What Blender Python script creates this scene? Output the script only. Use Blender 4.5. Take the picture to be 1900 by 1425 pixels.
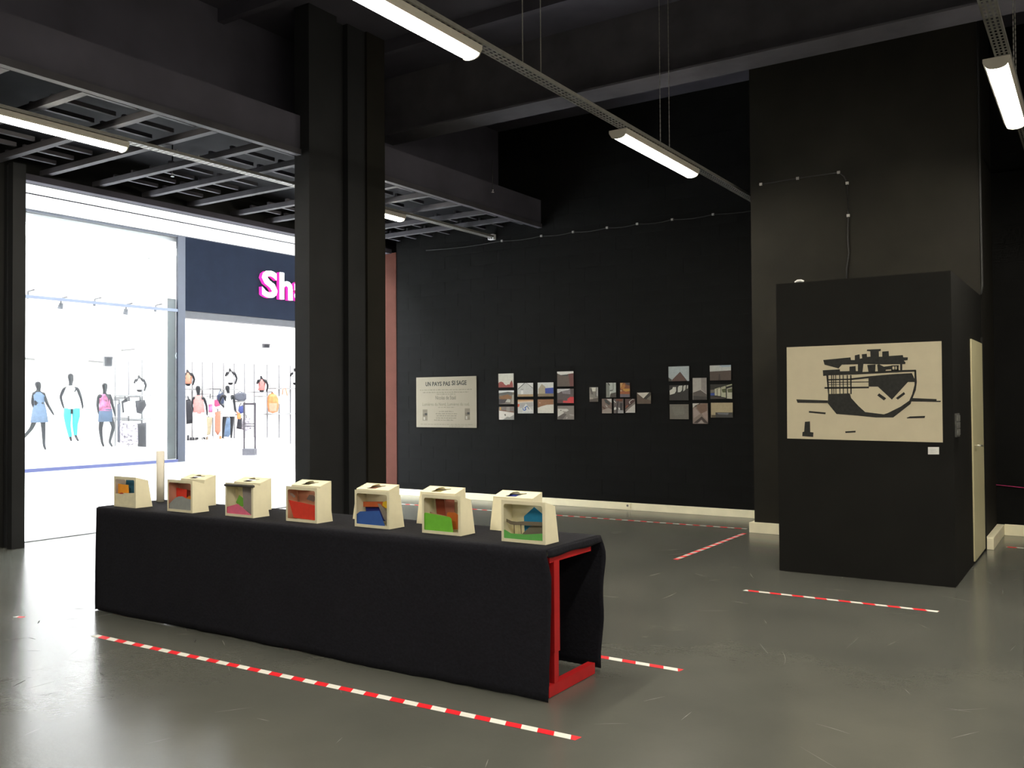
import bpy, math, random
from mathutils import Vector, Matrix
from mathutils.geometry import tessellate_polygon
random.seed(7)
for o in list(bpy.data.objects): bpy.data.objects.remove(o)
scene = bpy.context.scene
COL = scene.collection
R = math.radians

# ---------------------------------------------------------------- camera
CAM = Vector((0.0, 0.0, 1.5))
FPX = 1665.82
YAW, PITCH, ROLL = R(33.285), R(1.1295), R(-0.40435)
_f = Vector((-math.sin(YAW)*math.cos(PITCH), math.cos(YAW)*math.cos(PITCH), math.sin(PITCH)))
_r = Vector((math.cos(YAW), math.sin(YAW), 0))
_u = _r.cross(_f)
RIGHT = _r*math.cos(ROLL) + _u*math.sin(ROLL)
UP = -_r*math.sin(ROLL) + _u*math.cos(ROLL)
FWD = _f
cd = bpy.data.cameras.new('camera')
cam = bpy.data.objects.new('camera', cd); COL.objects.link(cam)
cd.sensor_fit = 'HORIZONTAL'; cd.sensor_width = 36.0; cd.lens = 36.0*FPX/1900.0
cd.clip_start = 0.05; cd.clip_end = 200
m = Matrix((RIGHT, UP, -FWD)).transposed().to_4x4(); m.translation = CAM
cam.matrix_world = m
scene.camera = cam

# ---------------------------------------------------------------- world, exposure
w = bpy.data.worlds.new('world'); scene.world = w; w.use_nodes = True
w.node_tree.nodes['Background'].inputs[0].default_value = (0.010, 0.010, 0.012, 1)
w.node_tree.nodes['Background'].inputs[1].default_value = 1.0
scene.view_settings.view_transform = 'Standard'
scene.view_settings.look = 'None'
scene.view_settings.gamma = 1.0
scene.view_settings.exposure = 0.0
scene.view_settings.use_curve_mapping = False
TUBE_L = 104.0      # fluorescent diffusers in the black hall
MALL_L = 22.0      # luminous ceiling panels of the mall
SHOP_L = 30.0      # luminous ceiling panels of the clothes shop

# ---------------------------------------------------------------- measuring helpers (photo point -> point on a known plane)
def ray(px, py): return FWD + RIGHT*((px-950)/FPX) - UP*((py-712.5)/FPX)
def onz(px, py, z=0.0): d = ray(px, py); return CAM + d*((z-CAM.z)/d.z)
def onx(px, py, X): d = ray(px, py); return CAM + d*(X/d.x)
def ony(px, py, Y): d = ray(px, py); return CAM + d*(Y/d.y)
def atd(px, py, dep): return CAM + ray(px, py)*dep

# ---------------------------------------------------------------- materials
def S(r, g, b):
    f = lambda c: (c/255/12.92) if c/255 <= 0.04045 else ((c/255+0.055)/1.055)**2.4
    return (f(r), f(g), f(b))
MATS = {}
def pm(name, rgb, rough=0.6, var=0.12, scale=18.0, bump=0.0, metal=0.0, spec=0.5, coat=0.0):
    if name in MATS: return MATS[name]
    ma = bpy.data.materials.new(name); ma.use_nodes = True
    nt = ma.node_tree; N = nt.nodes; L = nt.links
    b = N['Principled BSDF']
    tc = N.new('ShaderNodeTexCoord'); no = N.new('ShaderNodeTexNoise')
    no.inputs['Scale'].default_value = scale; no.inputs['Detail'].default_value = 4
    L.new(tc.outputs['Object'], no.inputs['Vector'])
    cr = N.new('ShaderNodeValToRGB')
    lo = [max(0, c*(1-var)) for c in rgb]; hi = [min(1, c*(1+var)) for c in rgb]
    cr.color_ramp.elements[0].position = 0.3; cr.color_ramp.elements[1].position = 0.7
    cr.color_ramp.elements[0].color = (*lo, 1); cr.color_ramp.elements[1].color = (*hi, 1)
    L.new(no.outputs['Fac'], cr.inputs['Fac']); L.new(cr.outputs['Color'], b.inputs['Base Color'])
    b.inputs['Roughness'].default_value = rough; b.inputs['Metallic'].default_value = metal
    b.inputs['Specular IOR Level'].default_value = spec
    if coat: b.inputs['Coat Weight'].default_value = coat
    if bump:
        bp = N.new('ShaderNodeBump'); bp.inputs['Strength'].default_value = bump; bp.inputs['Distance'].default_value = 0.01
        L.new(no.outputs['Fac'], bp.inputs['Height']); L.new(bp.outputs['Normal'], b.inputs['Normal'])
    MATS[name] = ma; return ma
def em(name, rgb, strength, base=(0.8, 0.8, 0.8)):
    if name in MATS: return MATS[name]
    ma = pm(name, base, 0.5, 0.02)
    b = ma.node_tree.nodes['Principled BSDF']
    b.inputs['Emission Color'].default_value = (*rgb, 1); b.inputs['Emission Strength'].default_value = strength
    return ma

BLACKWALL = pm('black_painted_wall', (0.0062, 0.0062, 0.0060), 0.75, 0.30, 2.2, 0.15, spec=0.3)
BLOCKM = pm('black_painted_blockwork', (0.0052, 0.0052, 0.0052), 0.8, 0.25, 3.0, 0.2, spec=0.12)
PILLARM = pm('charcoal_painted_pillar', (0.0145, 0.0130, 0.0100), 0.75, 0.25, 1.6, 0.12, spec=0.2)
BOOTHM = pm('matte_black_board', (0.0072, 0.0069, 0.0062), 0.7, 0.2, 3, 0.1, spec=0.2)
CEILM = pm('black_ceiling_deck', (0.074, 0.070, 0.091), 0.8, 0.2, 1.5, spec=0.25)
BEAMM = pm('dark_grey_ceiling_steel', (0.082, 0.078, 0.090), 0.7, 0.2, 3, spec=0.3)
COLM = pm('dark_grey_column_paint', (0.0150, 0.0155, 0.0170), 0.65, 0.2, 2.0, 0.08, spec=0.3)
CREAMB = pm('cream_baseboard_paint', S(248, 240, 210), 0.45, 0.05, 6, spec=0.4)
PINKM = pm('brown_pink_jamb', S(84, 52, 45), 0.8, 0.08, 4, spec=0.08)
CLOTH = pm('black_cotton_cloth', (0.0105, 0.0105, 0.0155), 0.95, 0.22, 60, 0.25, spec=0.2)
CARD = pm('cream_card', S(240, 232, 202), 0.7, 0.025, 25, spec=0.25)
REDM = pm('red_painted_steel', S(176, 26, 30), 0.45, 0.08, 12)
WHITEP = pm('white_paint', (0.82, 0.82, 0.82), 0.5, 0.03, 5)
MALLW = pm('mall_white_wall', (0.80, 0.80, 0.81), 0.6, 0.03, 2)
MALLF = pm('mall_pale_floor', (0.78, 0.77, 0.76), 0.30, 0.04, 1.2)
SHOPW = pm('shop_white_wall', (0.83, 0.82, 0.82), 0.6, 0.02, 2)
BLUEFR = pm('blue_grey_window_frame', (0.030, 0.036, 0.052), 0.45, 0.06, 4)
NAVY = pm('navy_sign_panel', (0.0075, 0.0105, 0.0190), 0.7, 0.08, 3, spec=0.06)
DARKMET = pm('dark_metal', (0.03, 0.03, 0.035), 0.4, 0.1, 8)
STEELG = pm('galvanised_tray', (0.27, 0.26, 0.235), 0.5, 0.12, 20, metal=0.2)
HOUSING = pm('fixture_housing_enamel', (0.62, 0.58, 0.50), 0.45, 0.04, 8)
TUBE = em('fluorescent_diffuser', (1.0, 0.93, 0.77), TUBE_L)
UPFILL = em('uplight_slot_glow', (1.0, 0.93, 0.82), 22.0)  # invented upward glow that lifts the dark ceiling
MALLLIGHT = em('mall_ceiling_luminous_panel', (0.90, 0.97, 1.0), MALL_L)
SHOPLIGHT = em('shop_ceiling_luminous_panel', (1.0, 0.985, 0.97), SHOP_L)
MANNEQ = pm('glossy_black_mannequin', (0.010, 0.0105, 0.013), 0.25, 0.1, 6, spec=0.25)
GLASS = bpy.data.materials.new('shop_window_glass'); GLASS.use_nodes = True
_nt = GLASS.node_tree; _nt.nodes.remove(_nt.nodes['Principled BSDF'])
_t = _nt.nodes.new('ShaderNodeBsdfTransparent'); _g = _nt.nodes.new('ShaderNodeBsdfGlossy'); _g.inputs['Roughness'].default_value = 0.02
_fr = _nt.nodes.new('ShaderNodeFresnel'); _fr.inputs[0].default_value = 1.35
_mx = _nt.nodes.new('ShaderNodeMixShader'); _t.inputs[0].default_value = (0.97, 0.985, 0.985, 1)
_nt.links.new(_fr.outputs[0], _mx.inputs[0]); _nt.links.new(_t.outputs[0], _mx.inputs[1]); _nt.links.new(_g.outputs[0], _mx.inputs[2])
_nt.links.new(_mx.outputs[0], _nt.nodes['Material Output'].inputs[0])

def floor_material():
    ma = bpy.data.materials.new('grey_resin_floor'); ma.use_nodes = True
    nt = ma.node_tree; N = nt.nodes; L = nt.links; b = N['Principled BSDF']
    tc = N.new('ShaderNodeTexCoord')
    n1 = N.new('ShaderNodeTexNoise'); n1.inputs['Scale'].default_value = 1.3; n1.inputs['Detail'].default_value = 8
    n2 = N.new('ShaderNodeTexNoise'); n2.inputs['Scale'].default_value = 42; n2.inputs['Detail'].default_value = 3
    L.new(tc.outputs['Object'], n1.inputs['Vector']); L.new(tc.outputs['Object'], n2.inputs['Vector'])
    cr = N.new('ShaderNodeValToRGB')
    cr.color_ramp.elements[0].position = 0.3; cr.color_ramp.elements[0].color = (0.088, 0.091, 0.081, 1)
    cr.color_ramp.elements[1].position = 0.7; cr.color_ramp.elements[1].color = (0.112, 0.114, 0.100, 1)
    L.new(n1.outputs['Fac'], cr.inputs['Fac'])
    col = cr.outputs['Color']
    L.new(col, b.inputs['Base Color'])
    rr = N.new('ShaderNodeMapRange'); rr.inputs[3].default_value = 0.20; rr.inputs[4].default_value = 0.27
    L.new(n1.outputs['Fac'], rr.inputs[0]); L.new(rr.outputs[0], b.inputs['Roughness'])
    bp = N.new('ShaderNodeBump'); bp.inputs['Strength'].default_value = 0.10; bp.inputs['Distance'].default_value = 0.004
    L.new(n2.outputs['Fac'], bp.inputs['Height']); L.new(bp.outputs['Normal'], b.inputs['Normal'])
    b.inputs['Specular IOR Level'].default_value = 0.55
    return ma
FLOORM = floor_material()

def tape_material():
    ma = bpy.data.materials.new('red_white_barrier_tape'); ma.use_nodes = True
    nt = ma.node_tree; N = nt.nodes; L = nt.links; b = N['Principled BSDF']
    tc = N.new('ShaderNodeTexCoord'); sp = N.new('ShaderNodeSeparateXYZ'); L.new(tc.outputs['Object'], sp.inputs[0])
    sl = N.new('ShaderNodeMath'); sl.operation = 'MULTIPLY_ADD'; sl.inputs[1].default_value = 0.45
    L.new(sp.outputs['Y'], sl.inputs[0]); L.new(sp.outputs['X'], sl.inputs[2])
    dv = N.new('ShaderNodeMath'); dv.operation = 'DIVIDE'; dv.inputs[1].default_value = 0.1715; L.new(sl.outputs[0], dv.inputs[0])
    frc = N.new('ShaderNodeMath'); frc.operation = 'FRACT'; L.new(dv.outputs[0], frc.inputs[0])
    gt = N.new('ShaderNodeMath'); gt.operation = 'GREATER_THAN'; gt.inputs[1].default_value = 0.5; L.new(frc.outputs[0], gt.inputs[0])
    mix = N.new('ShaderNodeMix'); mix.data_type = 'RGBA'; L.new(gt.outputs[0], mix.inputs['Factor'])
    mix.inputs['A'].default_value = (*S(232, 230, 224), 1); mix.inputs['B'].default_value = (*S(236, 26, 42), 1)
    L.new(mix.outputs['Result'], b.inputs['Base Color']); b.inputs['Roughness'].default_value = 0.5
    return ma
TAPEM = tape_material()

# ---------------------------------------------------------------- mesh building
class MB:
    def __init__(s): s.v = []; s.f = []; s.mi = []; s.cur = 0; s.smooth = set()
    def m(s, i): s.cur = i; return s
    def face(s, idx, sm=False):
        if sm: s.smooth.add(len(s.f))
        s.f.append(idx); s.mi.append(s.cur)
    def pts(s, P): b = len(s.v); s.v += [tuple(p) for p in P]; return list(range(b, b+len(P)))
    def box(s, a, b, M=None):
        x0, y0, z0 = a; x1, y1, z1 = b
        P = [Vector(p) for p in ((x0,y0,z0),(x1,y0,z0),(x1,y1,z0),(x0,y1,z0),(x0,y0,z1),(x1,y0,z1),(x1,y1,z1),(x0,y1,z1))]
        if M: P = [M @ p for p in P]
        i = s.pts(P)
        for q in ((0,3,2,1),(4,5,6,7),(0,1,5,4),(1,2,6,5),(2,3,7,6),(3,0,4,7)): s.face([i[k] for k in q])
        return s
    def bar(s, p, q, w, h):
        p, q = Vector(p), Vector(q); d = (q-p).normalized()
        up = Vector((0,0,1)) if abs(d.z) < 0.95 else Vector((1,0,0))
        r = d.cross(up).normalized(); u = r.cross(d)
        P = [c + r*a*w/2 + u*b_*h/2 for c in (p, q) for a, b_ in ((-1,-1),(1,-1),(1,1),(-1,1))]
        i = s.pts(P)
        for f in ((0,1,2,3),(7,6,5,4),(0,4,5,1),(1,5,6,2),(2,6,7,3),(3,7,4,0)): s.face([i[k] for k in f])
        return s
    def tube(s, path, rad, n=8, cap=True):
        path = [Vector(p) for p in path]
        rs = rad if isinstance(rad, (list, tuple)) else [rad]*len(path)
        rings = []
        ref = Vector((0,0,1))
        d0 = (path[1]-path[0]).normalized()
        if abs(d0.z) > 0.9: ref = Vector((1,0,0))
        for k, p in enumerate(path):
            d = (path[min(k+1, len(path)-1)] - path[max(k-1, 0)]).normalized()
            a = d.cross(ref).normalized(); b = a.cross(d)
            rings.append(s.pts([p + a*math.cos(t)*rs[k] + b*math.sin(t)*rs[k] for t in [2*math.pi*j/n for j in range(n)]]))
        s.rings(rings, cap); return s
    def rings(s, rings, cap=True, sm=True):
        n = len(rings[0])
        for A, B in zip(rings, rings[1:]):
            for j in range(n): s.face([A[j], A[(j+1) % n], B[(j+1) % n], B[j]], sm)
        if cap: s.face(rings[0][::-1]); s.face(rings[-1][:])
    def loft(s, sections, n=14, cap=True):
        # sections: (x, y, z, rx, ry)
        rg = [s.pts([(x+rx*math.cos(t), y+ry*math.sin(t), z) for t in [2*math.pi*j/n for j in range(n)]]) for x, y, z, rx, ry in sections]
        s.rings(rg, cap); return s
    def prism(s, poly, off, holes=()):
        # poly: coplanar 3D points; off: extrusion vector; holes likewise
        off = Vector(off); loops = [[Vector(p) for p in poly]] + [[Vector(p) for p in h] for h in holes]
        flat = [p for lp in loops for p in lp]
        a = s.pts(flat); b = s.pts([p+off for p in flat])
        for t in tessellate_polygon(loops):
            s.face([a[k] for k in t]); s.face([b[k] for k in reversed(t)])
        o = 0
        for lp in loops:
            n = len(lp)
            for j in range(n):
                k = (j+1) % n; s.face([a[o+j], a[o+k], b[o+k], b[o+j]])
            o += n
        return s
    def puff(s, poly, depth, inset=0.82):
        # pillow-like solid from an outline: full outline in the middle, shrunken faces front and back
        poly = [Vector(p) for p in poly]; c = sum(poly, Vector())/len(poly)
        dep = Vector(depth)
        rg = [s.pts([c+(p-c)*k + dep*d for p in poly]) for d, k in ((-0.5, inset*0.8), (-0.36, inset+0.08), (0, 1), (0.36, inset+0.08), (0.5, inset*0.8))]
        n = len(poly)
        for A, B in zip(rg, rg[1:]):
            for j in range(n): s.face([A[j], A[(j+1) % n], B[(j+1) % n], B[j]], True)
        for rgi in (rg[0], rg[-1]):
            for t in tessellate_polygon([[Vector(s.v[k]) for k in rgi]]): s.face([rgi[k] for k in t])
        return s
    def build(s, name, mats, parent=None, kind=None):
        me = bpy.data.meshes.new(name); me.from_pydata(s.v, [], s.f)
        for x in (mats if isinstance(mats, (list, tuple)) else [mats]): me.materials.append(x)
        for i, p in enumerate(me.polygons):
            p.material_index = s.mi[i]; p.use_smooth = i in s.smooth
        me.validate(); me.update()
        import bmesh
        bm = bmesh.new(); bm.from_mesh(me); bmesh.ops.recalc_face_normals(bm, faces=bm.faces); bm.to_mesh(me); bm.free()
        o = bpy.data.objects.new(name, me); COL.objects.link(o)
        if parent: o.parent = parent
        if kind: o['kind'] = kind
        return o
def tag(o, label=None, cat=None, group=None, kind=None):
    if label: o['label'] = label
    if cat: o['category'] = cat
    if group: o['group'] = group
    if kind: o['kind'] = kind
    return o
def thing(name, label, cat, loc=(0,0,0), rz=0.0, group=None):
    o = bpy.data.objects.new(name, None); COL.objects.link(o); o.empty_display_size = 0.1
    o.location = loc; o.rotation_euler = (0, 0, rz)
    return tag(o, label, cat, group)
def box(name, a, b, mat, parent=None, kind=None): return MB().box(a, b).build(name, mat, parent, kind)
def copy_tree(o, parent=None):
    c = o.copy(); COL.objects.link(c); c.parent = parent
    for ch in [x for x in bpy.data.objects if x.parent == o]: copy_tree(ch, c)
    return c
def struct(o, label=None, cat=None): return tag(o, label, cat, kind='structure')
def text_geo(txt, bold=0.0):
    cu = bpy.data.curves.new('t', 'FONT'); cu.body = txt; cu.resolution_u = 3; cu.offset = bold
    ob = bpy.data.objects.new('t', cu); COL.objects.link(ob)
    dg = bpy.context.evaluated_depsgraph_get(); me = bpy.data.meshes.new_from_object(ob.evaluated_get(dg))
    vs = [v.co.copy() for v in me.vertices]; fs = [list(p.vertices) for p in me.polygons]
    bpy.data.objects.remove(ob); bpy.data.meshes.remove(me); bpy.data.curves.remove(cu)
    x0 = min(v.x for v in vs); x1 = max(v.x for v in vs); y0 = min(v.y for v in vs); y1 = max(v.y for v in vs)
    return [((v.x-x0)/(x1-x0), (v.y-y0)/(y1-y0)) for v in vs], fs
def add_text(mb, txt, fn, bold=0.0):
    uv, fs = text_geo(txt, bold); i = mb.pts([fn(u, v) for u, v in uv])
    for f in fs: mb.face([i[k] for k in f])

# ================================================================ STRUCTURE
CZ = 5.6
WY = 11.24                     # back wall face
LX = -9.85                     # line of the opening to the mall
flo = struct(box('floor', (LX, -8, -0.1), (9.5, 11.5, 0.0), FLOORM), 'scuffed grey resin floor of the black hall', 'floor')
def marks(name, mat, n, area, lmin, lmax, wid, seed):
    rs = random.Random(seed); mb = MB()
    for _ in range(n):
        x, y = rs.uniform(area[0], area[1]), rs.uniform(area[2], area[3]); a = rs.uniform(0, math.pi); cv = rs.uniform(-1.2, 1.2); ln = rs.uniform(lmin, lmax)**1.0
        P = [(x, y)]
        for k in range(4): P.append((P[-1][0] + math.cos(a)*ln/4, P[-1][1] + math.sin(a)*ln/4)); a += cv*ln/4
        w_ = wid*rs.uniform(0.5, 1.3)
        L1, L2 = [], []
        for k, (px, py) in enumerate(P):
            t = w_*(1-abs(k-2)/2.4)/2; L1.append((px-math.sin(a)*t, py+math.cos(a)*t, 0.0004)); L2.append((px+math.sin(a)*t, py-math.cos(a)*t, 0.0004))
        A = mb.pts(L1); B = mb.pts(L2)
        for k in range(4): mb.face([A[k], A[k+1], B[k+1], B[k]])
    mb.build(name, mat, flo, 'stuff')
marks('pale_scratches', pm('pale_floor_scratch', (0.155, 0.155, 0.14), 0.5, 0.3, 8), 170, (-6.5, 1.2, 1.6, 9.5), 0.04, 0.30, 0.0035, 3)
marks('dark_scuffs', pm('dark_floor_scuff', (0.02, 0.02, 0.02), 0.7, 0.3, 8), 34, (-6.9, -4.6, 2.2, 4.0), 0.03, 0.12, 0.010, 4)
struct(box('wall_rear', (LX, -8.2, 0), (9.5, -8.0, CZ), BLACKWALL), 'black painted wall behind the viewpoint', 'wall')
struct(box('wall_right', (9.5, -8.0, 0), (9.7, 11.5, CZ), BLACKWALL), 'black painted wall at the right side', 'wall')
# back wall with blockwork
wb = struct(box('wall_back', (-9.63, WY+0.0025, 0), (9.5, WY+0.26, CZ), BLOCKM), 'long black painted blockwork wall with the photographs', 'wall')
bme = MB().box((-0.248, 0, -0.098), (0.248, 0.02, 0.098)).build('block', BLOCKM).data
bpy.data.objects.remove(bpy.data.objects['block'])
hme = MB().box((-0.123, 0, -0.098), (0.123, 0.02, 0.098)).build('block', BLOCKM).data
bpy.data.objects.remove(bpy.data.objects['block'])
rest = MB(); nblk = 0
for row in range(28):
    z = 0.1 + row*0.2
    x = -9.63
    half = row % 2
    first = True
    while x < 4.4:
        L_ = 0.25 if (half and first) else 0.5
        first = False
        cx_, jy = x+L_/2, random.uniform(-0.0008, 0.0008)
        if cx_ < -3.2 and z < 4.15 and nblk < 300:
            o = bpy.data.objects.new('block', hme if L_ < 0.3 else bme); COL.objects.link(o); o.parent = wb
            o.location = (cx_, WY+jy, z); o.rotation_euler = (random.uniform(-.0015, .0015), 0, random.uniform(-.001, .001)); nblk += 1
        elif cx_ < -3.2 or cx_ > -1.1:
            rest.box((x+0.002, WY+jy, z-0.098), (x+L_-0.002, WY+0.02+jy, z+0.098))
        x += L_
rest.build('blockwork', BLOCKM, wb, 'stuff')
# big pillar
struct(box('wall_pillar', (-3.31, 10.03, 0), (-0.99, WY, CZ), PILLARM), 'broad charcoal pillar rising behind the black booth', 'pillar')
# left wall before the opening and above it
struct(box('wall_left', (LX-0.25, -8.0, 0), (LX, 4.72, CZ), BLACKWALL), 'black painted wall left of the opening to the mall', 'wall')
struct(box('wall_above_opening', (LX-0.25, 4.72, 4.0), (LX, 11.5, CZ), BLACKWALL), 'black wall strip above the wide mall opening', 'wall')
# baseboards
def baseboard(name, a, b, label):
    o = MB().box(a, b).build(name, CREAMB); struct(o, label, 'baseboard')
    bv = o.modifiers.new('bevel', 'BEVEL'); bv.width = 0.004; bv.segments = 2; return o
baseboard('baseboard_back', (-9.62, WY-0.035, 0), (-3.311, WY-0.004, 0.10), 'long cream baseboard under the row of photographs')
baseboard('baseboard_pillar_front', (-3.36, 9.985, 0), (-2.40, 10.029, 0.118), 'short cream baseboard on the pillar front left of the booth')
baseboard('baseboard_pillar_left', (-3.355, 10.03, 0), (-3.312, WY-0.036, 0.118), 'cream baseboard returning along the left side of the pillar')
baseboard('baseboard_pillar_right', (-0.985, 10.06, 0), (-0.915, WY-0.036, 0.118), 'cream baseboard running back along the right side of the pillar')
baseboard('baseboard_recess', (-0.914, WY-0.05, 0), (9.5, WY-0.004, 0.118), 'cream baseboard along the wall right of the pillar')
# pink jamb at the end of the back wall
struct(box('trim_1', (LX-0.02, WY-0.01, 0.0), (-9.632, WY+0.25, 3.96), PINKM), 'brown pink vertical jamb at the end of the blockwork wall', 'jamb')
# ceiling: deck with beams and joists
ce = struct(box('ceiling', (LX, -8, CZ), (9.5, 11.5, CZ+0.15), CEILM), 'high black ceiling with steel beams and joists', 'ceiling')
for yb, h in ((8.62, 0.32), (2.6, 0.32), (-3.4, 0.32)):
    box('beam', (LX, yb-0.19, 4.82), (9.5, yb+0.19, 4.84), BEAMM, ce)
    box('beam', (LX, yb-0.03, 4.84), (9.5, yb+0.03, CZ), BEAMM, ce)
for k in range(9):
    yy = -3.5 + k*1.6
    box('purlin', (LX, yy-0.04, CZ-0.14), (9.5, yy+0.04, CZ), CEILM, ce)
# lower grid ceiling over the opening side
box('lower_deck', (LX, -8, 4.42), (-6.86, WY, 4.46), pm('black_lower_deck', (0.020, 0.020, 0.023), 0.8, 0.2, 1.5, spec=0.1), ce)
box('lower_fascia', (-6.87, -8, 4.11), (-6.85, WY, 4.46), CEILM, ce)
box('upper_fascia', (-7.62, -8, 4.46), (-7.60, WY, CZ), CEILM, ce)
box('edge_beam', (-6.90, -8, 4.05), (-6.83, WY, 4.11), BEAMM, ce)
box('edge_beam', (LX, 4.72, 3.95), (LX+0.12, WY, 4.02), CEILM, ce)
ys = [0.3, 0.95, 1.6, 2.25, 2.9, 3.55, 4.2, 4.87, 5.48, 6.1, 6.75, 7.4, 8.1, 8.7, 9.32, 9.95, 10.54]
for i, yy in enumerate(ys):
    box('beam', (LX, yy-0.035, 4.05), (-6.91, yy+0.035, 4.11), BEAMM, ce)
    y1 = ys[i+1] if i+1 < len(ys) else WY
    if i % 3 != 2:
        for k in range(8):
            xx = -7.15 - k*0.34
            box('joist', (xx-0.02, yy+0.04, 4.13), (xx+0.02, y1-0.04, 4.17), BEAMM, ce)
# column
XC = -6.72
c0 = onx(574, 500, XC).y; c1 = onx(626, 500, XC).y; c2 = onx(650, 500, XC).y; c3 = onx(682, 500, XC).y; c4 = onx(715, 500, XC).y
cl = tag(thing('column', 'dark grey compound column standing between table and mall opening', 'column', (XC, c0, 0)), kind='structure')
wd = abs(ony(547, 500, c0).x - XC)
box('shaft', (-wd, 0, 0), (0, c1-c0, CZ), COLM, cl)
box('recess_panel', (-wd, c1-c0, 0), (-0.10, c2-c0, CZ), COLM, cl)
box('shaft', (-wd, c2-c0, 0), (-0.03, c3-c0, CZ), COLM, cl)
box('shaft', (-wd-0.02, c3-c0, 0), (0.0, c4-c0, CZ), PILLARM, cl)
# posts of the opening
MB().box((-9.585, 4.965, 0), (-9.495, 5.10, 4.05)).build('trim_2', COLM); struct(bpy.data.objects['trim_2'], 'dark steel post at the left edge of the opening, front one', 'post')
MB().box((-9.85, 4.99, 0), (-9.66, 5.14, 4.05)).build('trim_3', COLM); struct(bpy.data.objects['trim_3'], 'dark steel post at the left edge of the opening, rear one', 'post')
struct(box('wall_left_return', (LX, 4.72, 0), (-9.70, 4.985, CZ), BLACKWALL), 'black wall end beside the opening posts', 'wall')
struct(box('trim_4', (LX-0.06, 5.14, 0.0), (LX-0.0, WY, 0.006), DARKMET), 'dark metal threshold strip across the mall opening', 'threshold')

# ================================================================ MALL AND SHOP SHELL
FX = -20.0
struct(box('floor_mall', (FX, -8.2, -0.1), (LX, 34, 0.0), MALLF), 'pale shiny mall floor beyond the opening', 'floor')
struct(box('ceiling_mall', (FX-0.3, -6, 7.0), (LX-0.25, 34, 7.15), MALLW), 'white mall ceiling', 'ceiling')
struct(box('wall_mall_near', (FX, -6.2, 0), (LX-0.25, -6, 7.0), MALLW), 'white wall closing the near end of the mall', 'wall')
struct(box('wall_mall_far', (FX, 34, 0), (LX, 34.2, 7.0), MALLW), 'white wall closing the far end of the mall', 'wall')
struct(box('wall_mall_inner', (LX-0.25, 11.5, 0), (LX, 34, 7.0), MALLW), 'white mall wall beyond the black hall', 'wall')
struct(box('wall_mall_upper', (LX-0.27, -6, 4.0), (LX-0.251, 11.5, 7.0), MALLW), 'white mall wall above the opening', 'wall')
struct(box('wall_mall_lower', (LX-0.27, -6, 0), (LX-0.251, 4.72, 4.0), MALLW), 'white mall wall left of the opening', 'wall')
ZT = onx(343, 440, FX).z; ZB = onx(343, 578, FX).z; ZL = onx(45, 357, FX).z
YC = onx(343, 700, FX).y; YE = 27.0
bh = struct(box('wall_shop_bulkhead', (FX-0.3, -6, ZT+0.03), (FX, 34, ZL-0.015), MALLW), 'white bulkhead band above the shop sign', 'bulkhead')
struct(box('wall_shop_upper', (FX-0.3, -6, ZL+0.015), (FX, 34, 7.0), MALLW), 'upper white bulkhead band under the mall ceiling', 'bulkhead')
struct(box('trim_5', (FX-0.3, -6, ZL-0.015), (FX-0.004, 34, ZL+0.015), pm('shadow_gap_black', (0.004, 0.004, 0.005), 0.9, spec=0.05)), 'dark shadow gap between the two white bulkhead bands', 'trim')
struct(box('trim_6', (FX-0.3, -6, ZT), (FX-0.02, 34, ZT+0.03), DARKMET), 'dark line under the white bulkhead above the sign', 'trim')
struct(box('wall_shop_right', (FX-0.3, YE, 0), (FX, 34, ZT), MALLW), 'white wall right of the clothes shop entrance', 'wall')
struct(box('wall_shop_left', (FX-0.3, -6, 0), (FX, 2.0, ZT), MALLW), 'white wall at the near end of the shop window', 'wall')
SB = -25.2
struct(box('floor_shop', (SB, 0, -0.1), (FX, 30, 0.0), MALLF), 'white floor of the clothes shop', 'floor')
struct(box('ceiling_shop', (SB, 0, ZT-0.1), (FX-0.32, 30, ZT), SHOPW), 'white ceiling of the clothes shop', 'ceiling')
struct(box('wall_shop_back', (SB-0.2, 0, 0), (SB, 30, ZT), SHOPW), 'white rear wall of the clothes shop', 'wall')
struct(box('wall_shop_end', (SB, 29.8, 0), (FX, 30, ZT), SHOPW), 'white far side wall of the clothes shop', 'wall')
struct(box('wall_shop_near_end', (SB, 0, 0), (FX-0.3, 0.2, ZT), SHOPW), 'white near side wall of the clothes shop', 'wall')
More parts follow.
